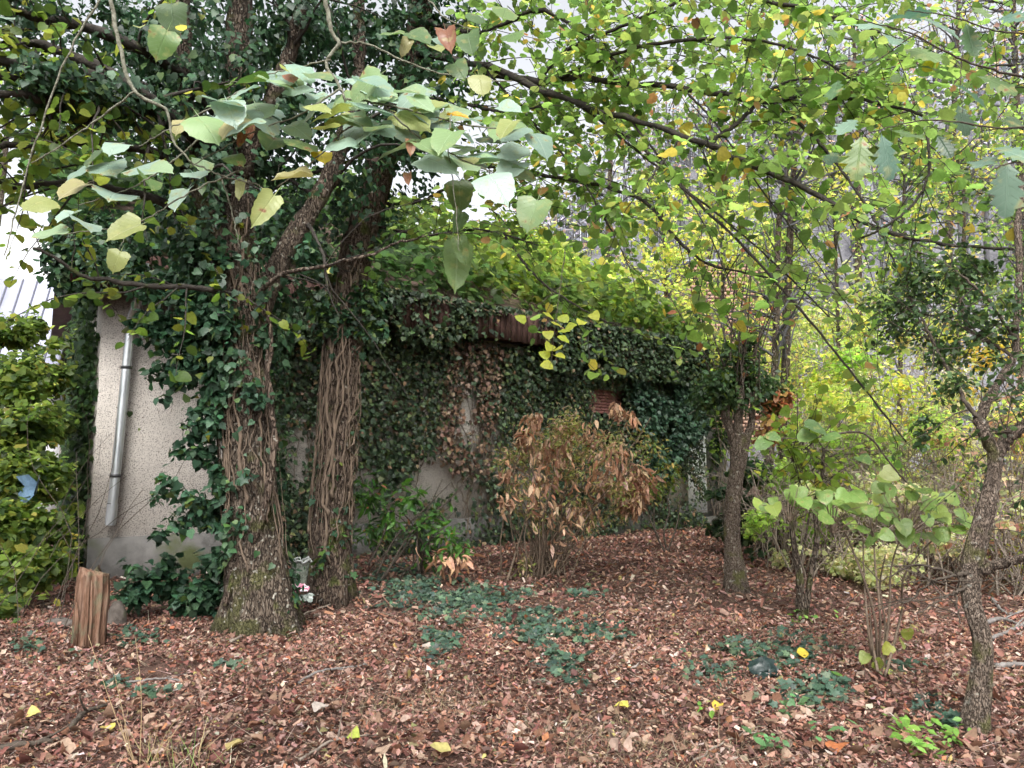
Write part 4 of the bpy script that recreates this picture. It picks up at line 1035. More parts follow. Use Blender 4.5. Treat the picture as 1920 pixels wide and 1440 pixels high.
# ------------------------------------------------------------------ bright vine over the roof
rv = thing('roof_vine', hp(wlen * .7, 1.0, EAVE + .5), 'yellow green vine spilling over the roof slope and its right edge', 'vine')
def roof_pt(t, b, h):
    z = EAVE + .42 + (RIDGE - EAVE) / (DEPTH / 2 + OVER) * (b + OVER) + h
    return WL + np.outer(t, wd) + np.outer(b, wb) + np.outer(z, UP)
n = 17000
t = wlen * (-0.05 + 1.10 * rng.random(n)); b = -OVER + (DEPTH / 2 + OVER) * rng.random(n); h = .05 + (.25 + 1.1 * vnoise(np.stack([t * .9, b * .9, 0 * t], -1), 6)) * rng.random(n)
P = roof_pt(t, b, h)
keep = fbm(P * 1.1, 41, 3) + np.interp(t / wlen, [-.05, .3, .5, .75, 1.05], [.1, .0, .02, .06, .10]) > .47
P, tk, bk = P[keep], t[keep] / wlen, b[keep]; m = len(P)
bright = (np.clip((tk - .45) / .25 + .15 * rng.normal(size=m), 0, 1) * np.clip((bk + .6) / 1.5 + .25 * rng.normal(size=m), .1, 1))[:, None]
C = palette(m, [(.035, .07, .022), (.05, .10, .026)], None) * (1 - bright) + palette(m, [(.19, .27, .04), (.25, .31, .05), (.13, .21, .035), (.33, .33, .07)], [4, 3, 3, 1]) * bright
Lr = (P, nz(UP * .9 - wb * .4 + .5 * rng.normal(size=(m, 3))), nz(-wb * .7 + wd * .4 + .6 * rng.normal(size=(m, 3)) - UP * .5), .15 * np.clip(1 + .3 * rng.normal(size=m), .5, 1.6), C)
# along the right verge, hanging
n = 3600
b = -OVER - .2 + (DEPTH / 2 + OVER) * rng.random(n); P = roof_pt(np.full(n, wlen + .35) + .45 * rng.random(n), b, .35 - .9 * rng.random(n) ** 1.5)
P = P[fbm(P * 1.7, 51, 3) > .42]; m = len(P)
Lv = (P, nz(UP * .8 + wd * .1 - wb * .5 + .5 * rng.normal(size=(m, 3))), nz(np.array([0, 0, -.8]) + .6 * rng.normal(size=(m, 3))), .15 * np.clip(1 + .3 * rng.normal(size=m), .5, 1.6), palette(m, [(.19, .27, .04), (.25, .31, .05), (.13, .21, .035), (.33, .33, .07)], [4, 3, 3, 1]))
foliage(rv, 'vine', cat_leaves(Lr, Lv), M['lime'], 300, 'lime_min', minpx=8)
vm = MB()
for k in range(60):
    t0, b0_ = wlen * rng.uniform(.3, 1.0), rng.uniform(-.4, 3.5); n = 10
    vm.tube(roof_pt(t0 + np.cumsum(rng.normal(size=n)) * .12, np.clip(b0_ + np.linspace(0, 1.6, n), -.4, 5.4), .06 + .12 * rng.random(n)), .008, 4, cap=False)
part('runners', vm, M['stem'], rv, kind='stuff')

# ------------------------------------------------------------------ ivy and vine thicket on the left side wall
lv = thing('side_vine', hp(0, 2.5, 0), 'light green vine thicket banked up left of the roughcast corner', 'vine')
n = 9000     # dark ivy hugging the corner
b = .02 + 4.5 * rng.random(n) ** 1.2; z = 3.9 * rng.random(n); o = -.02 - .22 * rng.random(n)
P = np.array([hp(0, bb_, zz) for bb_, zz in zip(b, z)]) + np.outer(o, wd)
P = P[fbm(P * 1.5, 61, 3) > .38]; m = len(P)
La = (P, nz(-wd * .8 + UP * .5 - wb * .3 + .5 * rng.normal(size=(m, 3))), nz(np.array([0, 0, -.9]) + .5 * rng.normal(size=(m, 3))), .075 * np.clip(1 + .3 * rng.normal(size=m), .5, 1.6), palette(m, [(.03, .06, .022), (.045, .085, .026), (.022, .045, .02)], None))
TH = [(90, 700, 60, 9.6), (40, 720, 70, 9.2), (20, 640, 60, 9.8), (110, 640, 40, 10.2), (60, 800, 70, 8.8), (10, 820, 60, 8.6), (110, 790, 45, 9.4), (30, 900, 70, 8.3), (90, 900, 60, 8.6), (20, 990, 70, 8.0), (80, 990, 60, 8.1), (130, 940, 30, 8.8), (40, 1070, 60, 7.6), (100, 1060, 45, 7.9), (10, 1140, 55, 7.0), (60, 1140, 45, 7.2), (20, 1200, 40, 6.6), (-40, 1000, 80, 7.6), (-60, 850, 90, 8.6), (130, 1010, 25, 8.6), (70, 610, 30, 10.2), (-30, 700, 80, 9.6)]
cen = [at(x, y, Y) for x, y, r, Y in TH]; rad = [r / F * Y for x, y, r, Y in TH]
Lb = blob_leaves(cen, rad, 21000, .070, [(.125, .19, .036), (.09, .14, .031), (.185, .24, .046), (.05, .085, .027), (.28, .27, .06)], [4, 4, 2.5, 4, .7], 17, .445, 2.8, up=.7, shell=.15, droop=.6)
foliage(lv, 'vine', cat_leaves(La, Lb), M['lime'], 300, 'lime_min')
sm = MB()
for k in range(14):
    x0 = rng.uniform(-60, 150); p0 = gpx(x0, rng.uniform(1120, 1215))
    q = twig(p0, np.array([.2 * rng.normal(), .4 + .2 * rng.normal(), 1.2]), rng.uniform(.8, 2.6), .15, .25, 10)
    sm.tube(q, np.linspace(.005, .002, 10), 4, cap=False)
part('canes', sm, M['twig'], lv, kind='stuff')
bl = at(32, 895, 8.02)
q = [(0, 0, 0), (.11, -.05, .06), (.24, 0, .02), (.36, -.06, .09), (.02, .02, -.14), (.12, -.04, -.12), (.25, .02, -.17), (.33, -.03, -.08), (.0, .01, -.24), (.13, -.05, -.28), (.22, -.01, -.25), (.30, 0, -.2)]
tv = bl + np.array(q) * .8 + .03 * rng.normal(size=(12, 3))
tarp = MB().add(np.vstack([tv, tv + np.array([0, .012, 0])]), [(i + r * 4, i + 1 + r * 4, i + 5 + r * 4, i + 4 + r * 4) for r in (0, 1) for i in range(3)] + [(12 + i + r * 4 + 4, 12 + i + 5 + r * 4, 12 + i + 1 + r * 4, 12 + i + r * 4) for r in (0, 1) for i in range(3)])
single('plastic_sheet', tarp, plain_mat('blue_plastic', (.09, .15, .22), .4, var=.4, scale=14), bl, 'crumpled blue plastic sheet showing through the vine thicket at left', 'plastic sheet')

# ================================================================== shrubs
def stems_fan(base, tips, r0, r1, bend=0.1, n=10, sides=5, mb=None):
    mb = mb or MB()
    for tp in tips:
        b_ = base + np.array([.18 * rng.normal(), .14 * rng.normal(), -.03])
        mid = (b_ + tp) / 2 + bend * rng.normal(size=3) + UP * .08
        mb.tube(spline([b_, mid, tp], n) + .008 * rng.normal(size=(n, 3)), np.linspace(r0, r1, n) * (.7 + .6 * rng.random()), sides, cap=False)
    return mb

# ------------------------------------------------------------------ half dead shrub in front of the wall
B5 = gpx(1010, 1085); Y5 = B5[1]
s5 = thing('half_dead_shrub', B5, 'shrub with hanging tan dead leaves in front of the ivy wall', 'shrub')
tips = [at(rng.uniform(935, 1220), rng.uniform(760, 960), Y5 + rng.uniform(-.6, .8)) for _ in range(70)]
for k in range(16):
    part('stem', stems_fan(B5, [tips[k]], .014, .005), M['stem'], s5)
part('stems', stems_fan(B5, tips[16:], .010, .003), M['stem'], s5, kind='stuff')
DB = [(.48, .30, .19), (.40, .23, .14), (.58, .42, .28), (.30, .16, .095)]
clus = [(1195, 900, 40, 190), (1185, 940, 30, 120), (1158, 765, 18, 34), (1185, 785, 16, 28), (1000, 785, 18, 44), (985, 820, 26, 70), (1040, 880, 60, 60), (1120, 900, 50, 70), (1015, 850, 34, 40), (1060, 820, 30, 24), (1110, 815, 34, 40), (1090, 960, 50, 60), (1010, 920, 50, 50), (950, 880, 20, 22), (1150, 860, 44, 60), (945, 935, 18, 22), (1060, 990, 60, 40)]
Ls = []
for x, y, r, n in clus:
    c = at(x, y, Y5 + rng.uniform(-.5, .2)); rr = r / F * Y5
    Ls.append(blob_leaves([c], [[rr, rr, rr * 1.1]], int(n * 1.25), .112, DB, None, 3, .25, 5, up=.2, shell=.1, droop=2.2))
foliage(s5, 'dead_lance', cat_leaves(*Ls), M['dry'], 300, name='dead_foliage', leaf_name='dead_leaf')
cen = [at(x, y, Y5 + rng.uniform(-.4, .4)) for x, y in ((990, 840), (1060, 840), (1130, 850), (985, 905), (1070, 905), (1150, 915), (955, 870), (1060, 800), (1180, 835), (1000, 960), (1100, 975), (1160, 955), (980, 1060), (1020, 1075))]
foliage(s5, 'lance', blob_leaves(cen, [.42, .42, .42, .38, .40, .38, .30, .34, .34, .3, .3, .28, .2, .2], 11500, .056, [(.24, .29, .08), (.36, .36, .12), (.17, .20, .065), (.46, .36, .19), (.42, .27, .18), (.5, .36, .25)], [4, 3, 2, 2.5, 2, 2], 23, .50, 4.5, shell=.05), M['bush'], 0, 'lance_low', name='green_foliage')

# dark-stemmed companion on its right
B6 = gpx(1250, 1030)
s6 = thing('leaning_shrub', B6, 'thin leaning dark stems right of the half dead shrub', 'shrub')
for a in ([(1262, 1060), (1230, 1000), (1228, 940), (1245, 880)], [(1255, 1050), (1245, 1000), (1255, 950), (1235, 890)], [(1250, 1040), (1270, 980), (1275, 930)], [(1235, 1010), (1215, 960), (1210, 900)]):
    part('stem', MB().tube(px_path([(x, y, B6[1] - .5) for x, y in a], 20), np.linspace(.018, .006, 20), 6), M['twig'], s6)
foliage(s6, 'lance', blob_leaves([at(1230, 850, B6[1] - .5), at(1250, 890, B6[1] - .4), at(1225, 920, B6[1] - .6), at(1210, 830, B6[1] - .5)], [.35, .3, .25, .25], 900, .085, [(.12, .17, .03), (.07, .11, .03), (.25, .2, .06)], None, 5, .46, 3), M['bush'], 60)

# ------------------------------------------------------------------ glossy laurel bush right of the trunks
B7 = gpx(760, 1085); Y7 = B7[1]
s7 = thing('laurel_bush', B7, 'low glossy green laurel between the right big trunk and the half dead shrub', 'shrub')
tips = [at(x, y, Y7 + rng.uniform(-.5, .3)) for x, y in ((690, 920), (720, 980), (760, 900), (800, 960), (830, 930), (860, 1010), (700, 1010), (790, 1040), (850, 960), (740, 940), (880, 1020), (830, 900))]
for tp in tips: part('stem', stems_fan(B7 + np.array([.25 * rng.normal(), 0, 0]), [tp], .014, .004), M['twig'], s7)
for a in ([(705, 1080), (740, 1010), (790, 960), (850, 900)], [(720, 1085), (770, 1000), (840, 940), (880, 890)], [(785, 1070), (782, 1020), (790, 960)], [(690, 1060), (720, 1000), (730, 940)]):
    part('stem', MB().tube(px_path([(x, y, Y7 - .4) for x, y in a], 16), np.linspace(.016, .005, 16), 6), M['twig'], s7)
G7 = [(.05, .12, .028), (.075, .17, .03), (.035, .08, .024), (.15, .22, .04), (.36, .18, .09)]
cen = [at(x, y, Y7 + rng.uniform(-.5, .1)) for x, y in ((690, 940), (720, 990), (690, 1000), (770, 930), (800, 990), (840, 1020), (870, 1030), (790, 1040), (740, 960), (840, 940), (820, 985), (690, 900))]
foliage(s7, 'lance', blob_leaves(cen, np.array([.3, .28, .24, .24, .3, .28, .2, .25, .26, .2, .28, .22]), 1000, .11, G7, [4, 4, 3, 2, 1.2], 9, .46, 4, shell=.1, droop=.5), M['bush'], 300)
n = 34
Pp = np.array([at(rng.normal(845, 22), rng.normal(1050, 10), Y7 - .6) for _ in range(n)])
foliage(s7, 'dead_lance', (Pp, nz(UP + .8 * rng.normal(size=(n, 3))), nz(np.array([0, -.2, -1.0]) + .5 * rng.normal(size=(n, 3))), .13 * (1 + .3 * rng.random(n)), palette(n, DB)), M['dry'], 40, leaf_name='dead_leaf')

# ------------------------------------------------------------------ twin-stemmed hazel and the sapling with layered leaves
B8 = gpx(1503, 1160); Y8 = B8[1]
s8 = thing('twin_stemmed_hazel', B8, 'two slim mossy stems rising in a V right of the pollarded tree', 'shrub')
for a, r in (([(1500, 1165), (1500, 1090), (1492, 1040), (1485, 990), (1484, 940)], .042), ([(1508, 1165), (1520, 1080), (1532, 1010), (1528, 950), (1540, 900), (1545, 840)], .032), ([(1498, 1060), (1510, 1010), (1518, 960)], .014)):
    p = px_path([(x, y, Y8) for x, y in a], 30)
    part('stem', MB().tube(p, np.linspace(r, r * .5, 30) * (1 + .06 * rng.normal(size=30)), 10), M['bark_moss'], s8)
q8 = []
tw = MB()
for k in range(40):
    q = twig(at(rng.uniform(1480, 1550), rng.uniform(820, 960), Y8), np.array([.4, 0, .5]) + .7 * rng.normal(size=3), .4 + .6 * rng.random(), .3, .3, 8)
    tw.tube(q, np.linspace(.006, .002, 8), 4, cap=False); q8.append(leaves_on(q, .09, .075, [(.12, .20, .03), (.17, .25, .035), (.28, .28, .04)], None))
part('twigs', tw, M['twig'], s8, kind='stuff')
foliage(s8, 'lime', cat_leaves(*q8), M['lime'], 120, name='crown')

B9 = gpx(1648, 1268); Y9 = B9[1]
s9 = thing('lime_sapling', B9, 'bundle of thin upright shoots carrying a flat tier of pale green leaves', 'sapling')
SP = [(1450, 942), (1492, 945), (1440, 958), (1480, 925), (1530, 950), (1548, 975), (1575, 942), (1560, 965), (1590, 985), (1600, 930), (1625, 960), (1615, 1000), (1640, 940), (1655, 975), (1650, 1010), (1680, 950), (1690, 985), (1700, 930), (1715, 960), (1705, 1005), (1735, 985), (1745, 945), (1760, 970), (1780, 1000), (1790, 960), (1722, 1010), (1640, 915), (1670, 920), (1560, 930), (1610, 965), (1800, 985), (1735, 925), (1770, 935), (1505, 935)]
hub = [at(1640, 1000, Y9), at(1700, 990, Y9 - .1), at(1560, 985, Y9 - .1), at(1480, 965, Y9 - .1)]
for a in ([(1648, 1270), (1650, 1150), (1640, 1050), (1640, 985)], [(1655, 1270), (1668, 1140), (1672, 1060), (1700, 975)], [(1645, 1265), (1640, 1160), (1610, 1060), (1560, 970), (1450, 945)], [(1660, 1268), (1690, 1150), (1700, 1070), (1790, 970)], [(1640, 1265), (1628, 1180), (1620, 1080), (1618, 1000)], [(1652, 1268), (1660, 1180), (1650, 1100), (1660, 1040)], [(1646, 1260), (1635, 1200), (1630, 1130)]):
    part('shoot', MB().tube(px_path([(x, y, Y9 + .08 * rng.normal()) for x, y in a], 24), np.linspace(.011, .004, 24), 6), M['stem'], s9)
Pp = np.array([at(x + 10 * rng.normal(), y - 10 + 5 * rng.normal(), Y9 - .3 + .5 * rng.random()) for x, y in SP * 2]); n = len(Pp)
foliage(s9, 'hero', (Pp, nz(UP * .75 + np.array([0, -.62, 0]) + .28 * rng.normal(size=(n, 3))), nz(np.array([0, -.7, -.5]) + .55 * rng.normal(size=(n, 3))), .105 * (1 + .2 * rng.normal(size=n)), palette(n, [(.13, .22, .055), (.17, .27, .07), (.20, .28, .06), (.34, .32, .06)], [4, 4, 2, .2])), M['hero'], 100)
stw = MB()
for q_ in Pp[::1]:
    h_ = hub[int(np.argmin([np.linalg.norm(q_ - k_) for k_ in hub]))]
    stw.tube(spline([h_ - UP * .05, (h_ + q_) / 2 + UP * .02 + .02 * rng.normal(size=3), q_], 6), np.linspace(.004, .0016, 6), 4, cap=False)
part('side_twigs', stw, M['stem'], s9, kind='stuff')
sl = [at(1640, 1240, Y9 - .1), at(1625, 1225, Y9), at(1665, 1255, Y9), at(1690, 1200, Y9), at(1670, 1210, Y9), at(1700, 1180, Y9)]; n = len(sl)
foliage(s9, 'hero', (np.array(sl), nz(UP * .5 + np.array([0, -.8, 0]) + .4 * rng.normal(size=(n, 3))), nz(np.array([0, -.3, -.8]) + .4 * rng.normal(size=(n, 3))), np.full(n, .085), palette(n, [(.22, .26, .05), (.3, .32, .05)])), M['hero'], 20)

# ================================================================== background on the right
def bg_shrub(name, x, y, Y, hpx, wpx, cols, w, n, size, label, cat='shrub', group=None, stems=26, key='lime', thr=.44, bare=.0, low='lime_min', base_px=None):
    """shrub standing behind: fan of stems and an uneven crown"""
    top = at(x, y, Y)
    base = np.array([top[0], Y, float(gh(top[0], Y))])
    o = thing(name, base, label, cat, group)
    W = wpx / F * Y; H = top[2] - base[2]
    tips = [base + np.array([W * rng.uniform(-.5, .5), W * .35 * rng.normal(), H * rng.uniform(.45, 1.0)]) for _ in range(stems)]
    part('stems', stems_fan(base, tips, .012, .004, .12), M['stick'], o, kind='stuff')
    tw = MB()
    for tp in tips:
        for _ in range(6):
            q = twig(tp - UP * H * .25 * rng.random(), randdir(1)[0] + UP * .3, .3 + .5 * rng.random(), .1, .35, 6)
            tw.tube(q, np.linspace(.005, .002, 6), 3, cap=False)
    part('twigs', tw, M['stick'], o, kind='stuff')
    k = 12
    cen = [base + np.array([W * rng.uniform(-.42, .42), W * .3 * rng.normal(), H * rng.uniform(.12, .95)]) for _ in range(k)]
    rad = [[W * rng.uniform(.14, .28), W * .25, H * rng.uniform(.08, .18)] for _ in range(k)]
    foliage(o, key, blob_leaves(cen, rad, int(n * 2.6), size * .98, cols, w, int(x) % 97, thr, 1.6, shell=.05), M['lime'], 0, low, 'crown')
    return o
YG = [(.34, .44, .09), (.42, .48, .10), (.26, .36, .07), (.54, .50, .13)]
GG = [(.24, .37, .08), (.31, .44, .09), (.18, .28, .06)]
PG = [(.36, .40, .20), (.44, .45, .26), (.28, .32, .14), (.48, .43, .33)]
YY = [(.42, .34, .06), (.36, .34, .06), (.24, .28, .05), (.5, .36, .06)]
DG = [(.028, .055, .024), (.045, .08, .03), (.02, .04, .02)]
BR = [(.40, .25, .17), (.32, .20, .14), (.24, .26, .10)]
bg_shrub('background_shrub', 1480, 640, 13, 300, 260, GG, None, 1500, .075, 'fresh green shrub just right of the pollarded tree', 'shrub', 'thicket behind the trees')
bg_shrub('background_shrub', 1580, 600, 14.5, 300, 300, YG, None, 1900, .075, 'yellow green shrub in the middle of the thicket', 'shrub', 'thicket behind the trees')
bg_shrub('background_shrub', 1700, 640, 12.5, 300, 300, PG, None, 1500, .06, 'greyish twiggy shrub behind the tier of pale leaves', 'shrub', 'thicket behind the trees', stems=30)
bg_shrub('background_shrub', 1830, 640, 13, 300, 300, YY, None, 1500, .075, 'golden yellow shrub behind the forked tree', 'shrub', 'thicket behind the trees')
bg_shrub('background_shrub', 1930, 700, 11.5, 300, 280, BR, None, 1500, .07, 'brown leaved shrub at the right edge behind the fork', 'shrub', 'thicket behind the trees')
bg_shrub('background_shrub', 1590, 820, 11, 200, 200, [(.06, .09, .03), (.10, .13, .04), (.16, .12, .07)], None, 900, .055, 'low dark twiggy shrub behind the twin stems', 'shrub', 'thicket behind the trees', stems=30)
bg_shrub('background_shrub', 1420, 860, 12, 200, 170, DG, None, 2600, .07, 'dark evergreen shrub in shade behind the pollarded trunk', 'shrub', 'thicket behind the trees')
bg_shrub('background_shrub', 1760, 800, 10, 200, 260, GG + BR, None, 900, .055, 'mixed green and brown brush left of the forked trunk', 'shrub', 'thicket behind the trees', stems=34)
bg_shrub('background_shrub', 1900, 860, 8.5, 200, 240, PG + BR, None, 900, .055, 'tangle of dry brush right of the forked trunk', 'shrub', 'thicket behind the trees', stems=34)
bg_shrub('background_shrub', 1340, 590, 19, 300, 150, DG + GG[:1], None, 2500, .10, 'dark shrub rising behind the right end of the roof', 'shrub', 'thicket behind the trees')
bg_shrub('background_shrub', 1640, 520, 20, 300, 420, YG + PG, None, 2200, .10, 'tall pale yellow bush far behind the thicket', 'shrub', 'thicket behind the trees')
bg_shrub('background_shrub', 2050, 560, 15, 300, 420, GG, None, 2200, .09, 'green bush beyond the right edge of the thicket', 'shrub', 'thicket behind the trees')

for x, y, Y, wp, cols, lab in ((1470, 800, 10.5, 170, GG, 'low fresh green bush between the pollarded tree and the twin stems'), (1560, 740, 12.0, 240, YG, 'rounded pale green bush above the twin stems'), (1660, 770, 10.8, 220, GG, 'leafy bush behind the bundle of shoots'), (1780, 720, 11.2, 240, YG, 'pale yellow bush left of the fork'), (1880, 760, 9.5, 200, YG + BR, 'straw coloured bush behind the fork'), (1700, 880, 9.0, 240, PG, 'knee high grey green brush behind the shoots'), (1530, 900, 9.6, 160, PG, 'knee high pale brush behind the twin stems'), (1520, 540, 22, 260, YG, 'yellow bush hiding the right end of the brick building')):
    bg_shrub('background_shrub', x, y, Y, 200, wp, cols, None, 1000 if Y < 15 else 1500, .05 if Y < 15 else .10, lab, 'shrub', 'thicket behind the trees', stems=20)

def bg_tree(x0, y0, x1, y1, Y, r, label, cols, n, size, crown=None, lean=0, group='slim trees behind', forks=7, twl=1.6, nm='slender_tree'):
    base = at(x0, y0, Y); base[2] = float(gh(base[0], Y))
    o = thing(nm, base, label, 'tree', group)
    tp = at(x1, y1, Y)
    p = spline([base, base * .6 + tp * .4 + .1 * rng.normal(size=3), base * .2 + tp * .8 + .1 * rng.normal(size=3), tp], 40)
    part('trunk', MB().tube(p, np.linspace(r, r * .3, 40) * (1 + .05 * rng.normal(size=40)), 8), M['bark_moss'], o)
    tw, S = MB(), []
    for k in range(forks * 5):
        i = rng.integers(12, 40)
        L = twl * rng.uniform(.5, 1.3) * (1.2 - i / 50)
        q = twig(p[i], randdir(1)[0] * np.array([1, .6, .5]) + UP * .55, L, .05, .25, 10)
        tw.tube(q, np.linspace(r * .32, .006, 10), 5, cap=False)
        for _ in range(7):
            j = rng.integers(3, 10)
            q2 = twig(q[j], nz(q[-1] - q[0]) * .5 + randdir(1)[0], L * rng.uniform(.25, .55), .15, .3, 7)
            tw.tube(q2, np.linspace(.007, .003, 7), 3, cap=False)
            S.append(leaves_on(q2, max(.05, L * 14 / max(n, 1)), size, cols, None, up=.5, spread=.6))
    part('branches', tw, M['far_trunk'], o, kind='stuff')
    foliage(o, 'lime', cat_leaves(*S), M['lime'], 0, 'lime_min', 'crown')
    return o
bg_tree(1425, 900, 1490, 240, 12.5, .085, 'left of the paired slim mossy trunks behind the pollarded tree', YG, 60, .08)
bg_tree(1460, 900, 1520, 120, 13.2, .095, 'right of the paired slim mossy trunks behind the pollarded tree', GG, 60, .08)
bg_tree(1620, 900, 1600, 60, 22, .14, 'bare grey tree against the sky behind the thicket', BR + YY[:1], 60, .10, twl=3.0)
bg_tree(1780, 900, 1800, -60, 24, .15, 'bare grey tree with rusty leaves above the golden shrub', BR + YY[:1], 60, .10, twl=3.2)
bg_tree(1930, 900, 1900, -60, 20, .14, 'tall thin tree with tawny leaves at the right edge', BR + YG[:1], 60, .10, twl=3.0)
bg_tree(1330, 800, 1330, 200, 40, .2, 'distant bare tree rising beyond the brick building', BR, 40, .13, twl=5.0)
bg_tree(1120, 800, 1150, 180, 44, .22, 'distant yellowing tree rising beyond the roof ridge', YG, 90, .14, twl=5.0)
bg_tree(-30, 800, 10, 120, 23, .16, 'yellow green tree standing behind the left thicket', YG + GG, 130, .11, twl=2.6)
bg_tree(-160, 800, -120, 60, 18, .16, 'green tree beyond the left edge of the thicket', GG, 130, .11, twl=2.8)
for x0, x1, y1, Y, cols, lab in ((1390, 1350, 330, 17, YG, 'young yellow green tree in front of the brick building'), (1560, 1560, 330, 15.5, YG, 'young pale green tree behind the paired slim trunks'), (1680, 1700, 250, 17, GG, 'young green tree rising from the middle of the thicket'), (1800, 1790, 260, 14.5, YG + YY[:1], 'young golden green tree behind the fork'), (1900, 1930, 220, 16.5, GG, 'young green tree at the right edge of the thicket'), (1250, 1240, 380, 30, YG, 'yellowing tree past the far end of the roof'), (1480, 1470, 420, 27, GG, 'slight green tree right of the brick building')):
    bg_tree(x0, 950, x1, y1, Y, .06 * Y / 15, lab, cols, 420, .055 * Y / 12, forks=11, twl=1.5 * Y / 15, group='young trees of the thicket', nm='young_tree')
# wooded hillside in the distance
hsx, hsy = np.meshgrid(np.linspace(-90, 260, 90), np.geomspace(30, 400, 60))
hv = np.stack([hsx.ravel(), hsy.ravel(), gh(hsx.ravel(), hsy.ravel()) + .05], -1); hv[:, 2] += .5 * fbm(hv * .3, 4, 3)
ii = (np.arange(59)[:, None] * 90 + np.arange(89)[None]).ravel()
hsd = part('hillside', MB().add(hv, np.stack([ii, ii + 1, ii + 91, ii + 90], -1)), M['hill'])
tag(hsd, 'leaf strewn hillside, haze mixed into its colour, rising behind the thicket', None, None, 'structure')
hx = rng.uniform(-30, 110, 900); hy = rng.uniform(44, 100, 900)
hm = MB(); hs_ = []
for x, y in zip(hx, hy):
    b_ = np.array([x, y, float(gh(x, y)) - .3]); H = rng.uniform(7, 12)
    hm.tube([b_, b_ + UP * H * .5, b_ + UP * H * .9 + .3 * rng.normal(size=3)], [.2, .14, .04], 5, cap=False)
n = 38000
k = rng.integers(0, 900, n); d = randdir(n)
P = np.stack([hx[k], hy[k], gh(hx[k], hy[k]) + 7.0], -1) + d * np.array([2.3, 2.3, 3.6]) * (rng.random((n, 1)) ** .4)
hill_leaves = MB()
add_leaves(hill_leaves, 'tiny', P, nz(d + UP + .5 * rng.normal(size=(n, 3))), randdir(n), .38 * (1 + .3 * rng.random(n)), palette(n, [(.22, .23, .27), (.28, .285, .32), (.20, .24, .14), (.36, .26, .18), (.33, .33, .11)], [5, 4, 2.5, 1.6, 1]))  # grey and bluish crown colours stand in for distance haze
hw = thing('hillside_wood', np.array([45, 80, float(gh(45, 80))]), 'far wood of autumn trees, haze put into their grey colours, on the rising ground', 'wood')
hw['kind'] = 'stuff'
part('trunks', hm, M['far_trunk'], hw, kind='stuff')
part('crowns', hill_leaves, M['lime'], hw, kind='stuff')

# ================================================================== leaf litter
LIT = [(.27, .138, .102), (.35, .212, .168), (.195, .090, .067), (.42, .295, .235), (.105, .060, .048), (.36, .15, .078), (.52, .43, .36), (.42, .34, .14), (.17, .15, .075)]
LW = [6, 5, 5, 2.8, 3.8, .8, .8, .15, .6]
def litter(n, y0, y1, size, flat=.35, key='dead'):
    y = np.sqrt(rng.uniform(y0 ** 2, y1 ** 2, n)); x = rng.uniform(-.80, .80, n) * (y + .6)
    # nothing under the house
    rel = np.stack([x - WL[0], y - WL[1]], -1); b = rel @ wb[:2]; t = rel @ wd[:2]
    k = ~((b > -.05) & (t > -.1) & (t < wlen)); x, y = x[k], y[k]; m = len(x)
    P = np.stack([x, y, gh(x, y) + .022 * (fbm(np.stack([x, y, 0 * x], -1) * 6, 3) - .5) + .03 * (fbm(np.stack([x, y, 0 * x], -1) * 1.7, 9) - .5)], -1)
    P[:, 2] += .004 + .04 * rng.random(m)
    N = nz(UP + flat * rng.normal(size=(m, 3)))
    return P, N, randdir(m) * np.array([1, 1, .2]), size * np.clip(np.exp(.45 * rng.normal(size=m)), .3, 2.4), palette(m, LIT, LW, .22) * (.58 + .70 * fbm(P * np.array([1.5, 1.5, 0]), 71, 3))[:, None]
# a patch of bare soil left of the middle stays nearly free of leaves
def thin(L):
    P = L[0]; sx, sy, d = project(P)
    k = ~((((sx - 300) / 75) ** 2 + ((sy - 1255) / 24) ** 2 < 1 + .5 * rng.normal(size=len(P))) & (rng.random(len(P)) > .12))
    return tuple(a[k] for a in L)
near = thin(litter(50000, 2.4, 7.2, .031, .36))
foliage(ground, 'dead', near, M['dry'], 300, 'dead_low', 'leaf_litter', 'fallen_leaf')
far_ = litter(96000, 7.0, 19, .046, .38)
mb = MB(); add_leaves(mb, 'dead_tiny', *far_)
part('leaf_litter', mb, M['dry'], ground, kind='stuff')
mb = MB(); add_leaves(mb, 'dead_tiny', *thin(litter(72000, 2.4, 7.4, .022, .4)))
part('leaf_fragments', mb, M['dry'], ground, kind='stuff')
mb = MB()     # behind and beside the camera, so that the floor goes on
n = 9000
x, y = rng.uniform(-9, 9, n), rng.uniform(-5, 2.6, n)
add_leaves(mb, 'dead_tiny', np.stack([x, y, gh(x, y) + .02], -1), nz(UP + .4 * rng.normal(size=(n, 3))), randdir(n) * np.array([1, 1, .2]), .09 * (1 + .4 * rng.random(n)), palette(n, LIT, LW, .25))
part('leaf_litter', mb, M['dry'], ground, kind='stuff')
# small broken bits and stalks
mb = MB()
n = 26000
y = np.sqrt(rng.uniform(2.4 ** 2, 10 ** 2, n)); x = rng.uniform(-.8, .8, n) * y; p = np.stack([x, y, gh(x, y) + .035], -1); d = randdir(n) * np.array([1, 1, .15])
add_leaves(mb, 'blade', p, nz(UP + .3 * rng.normal(size=(n, 3))), d, .11 * (.4 + rng.random(n)), palette(n, [(.22, .14, .10), (.32, .23, .17), (.12, .075, .06), (.42, .34, .27)]))
part('stalks', mb, M['dry'], ground, kind='stuff')

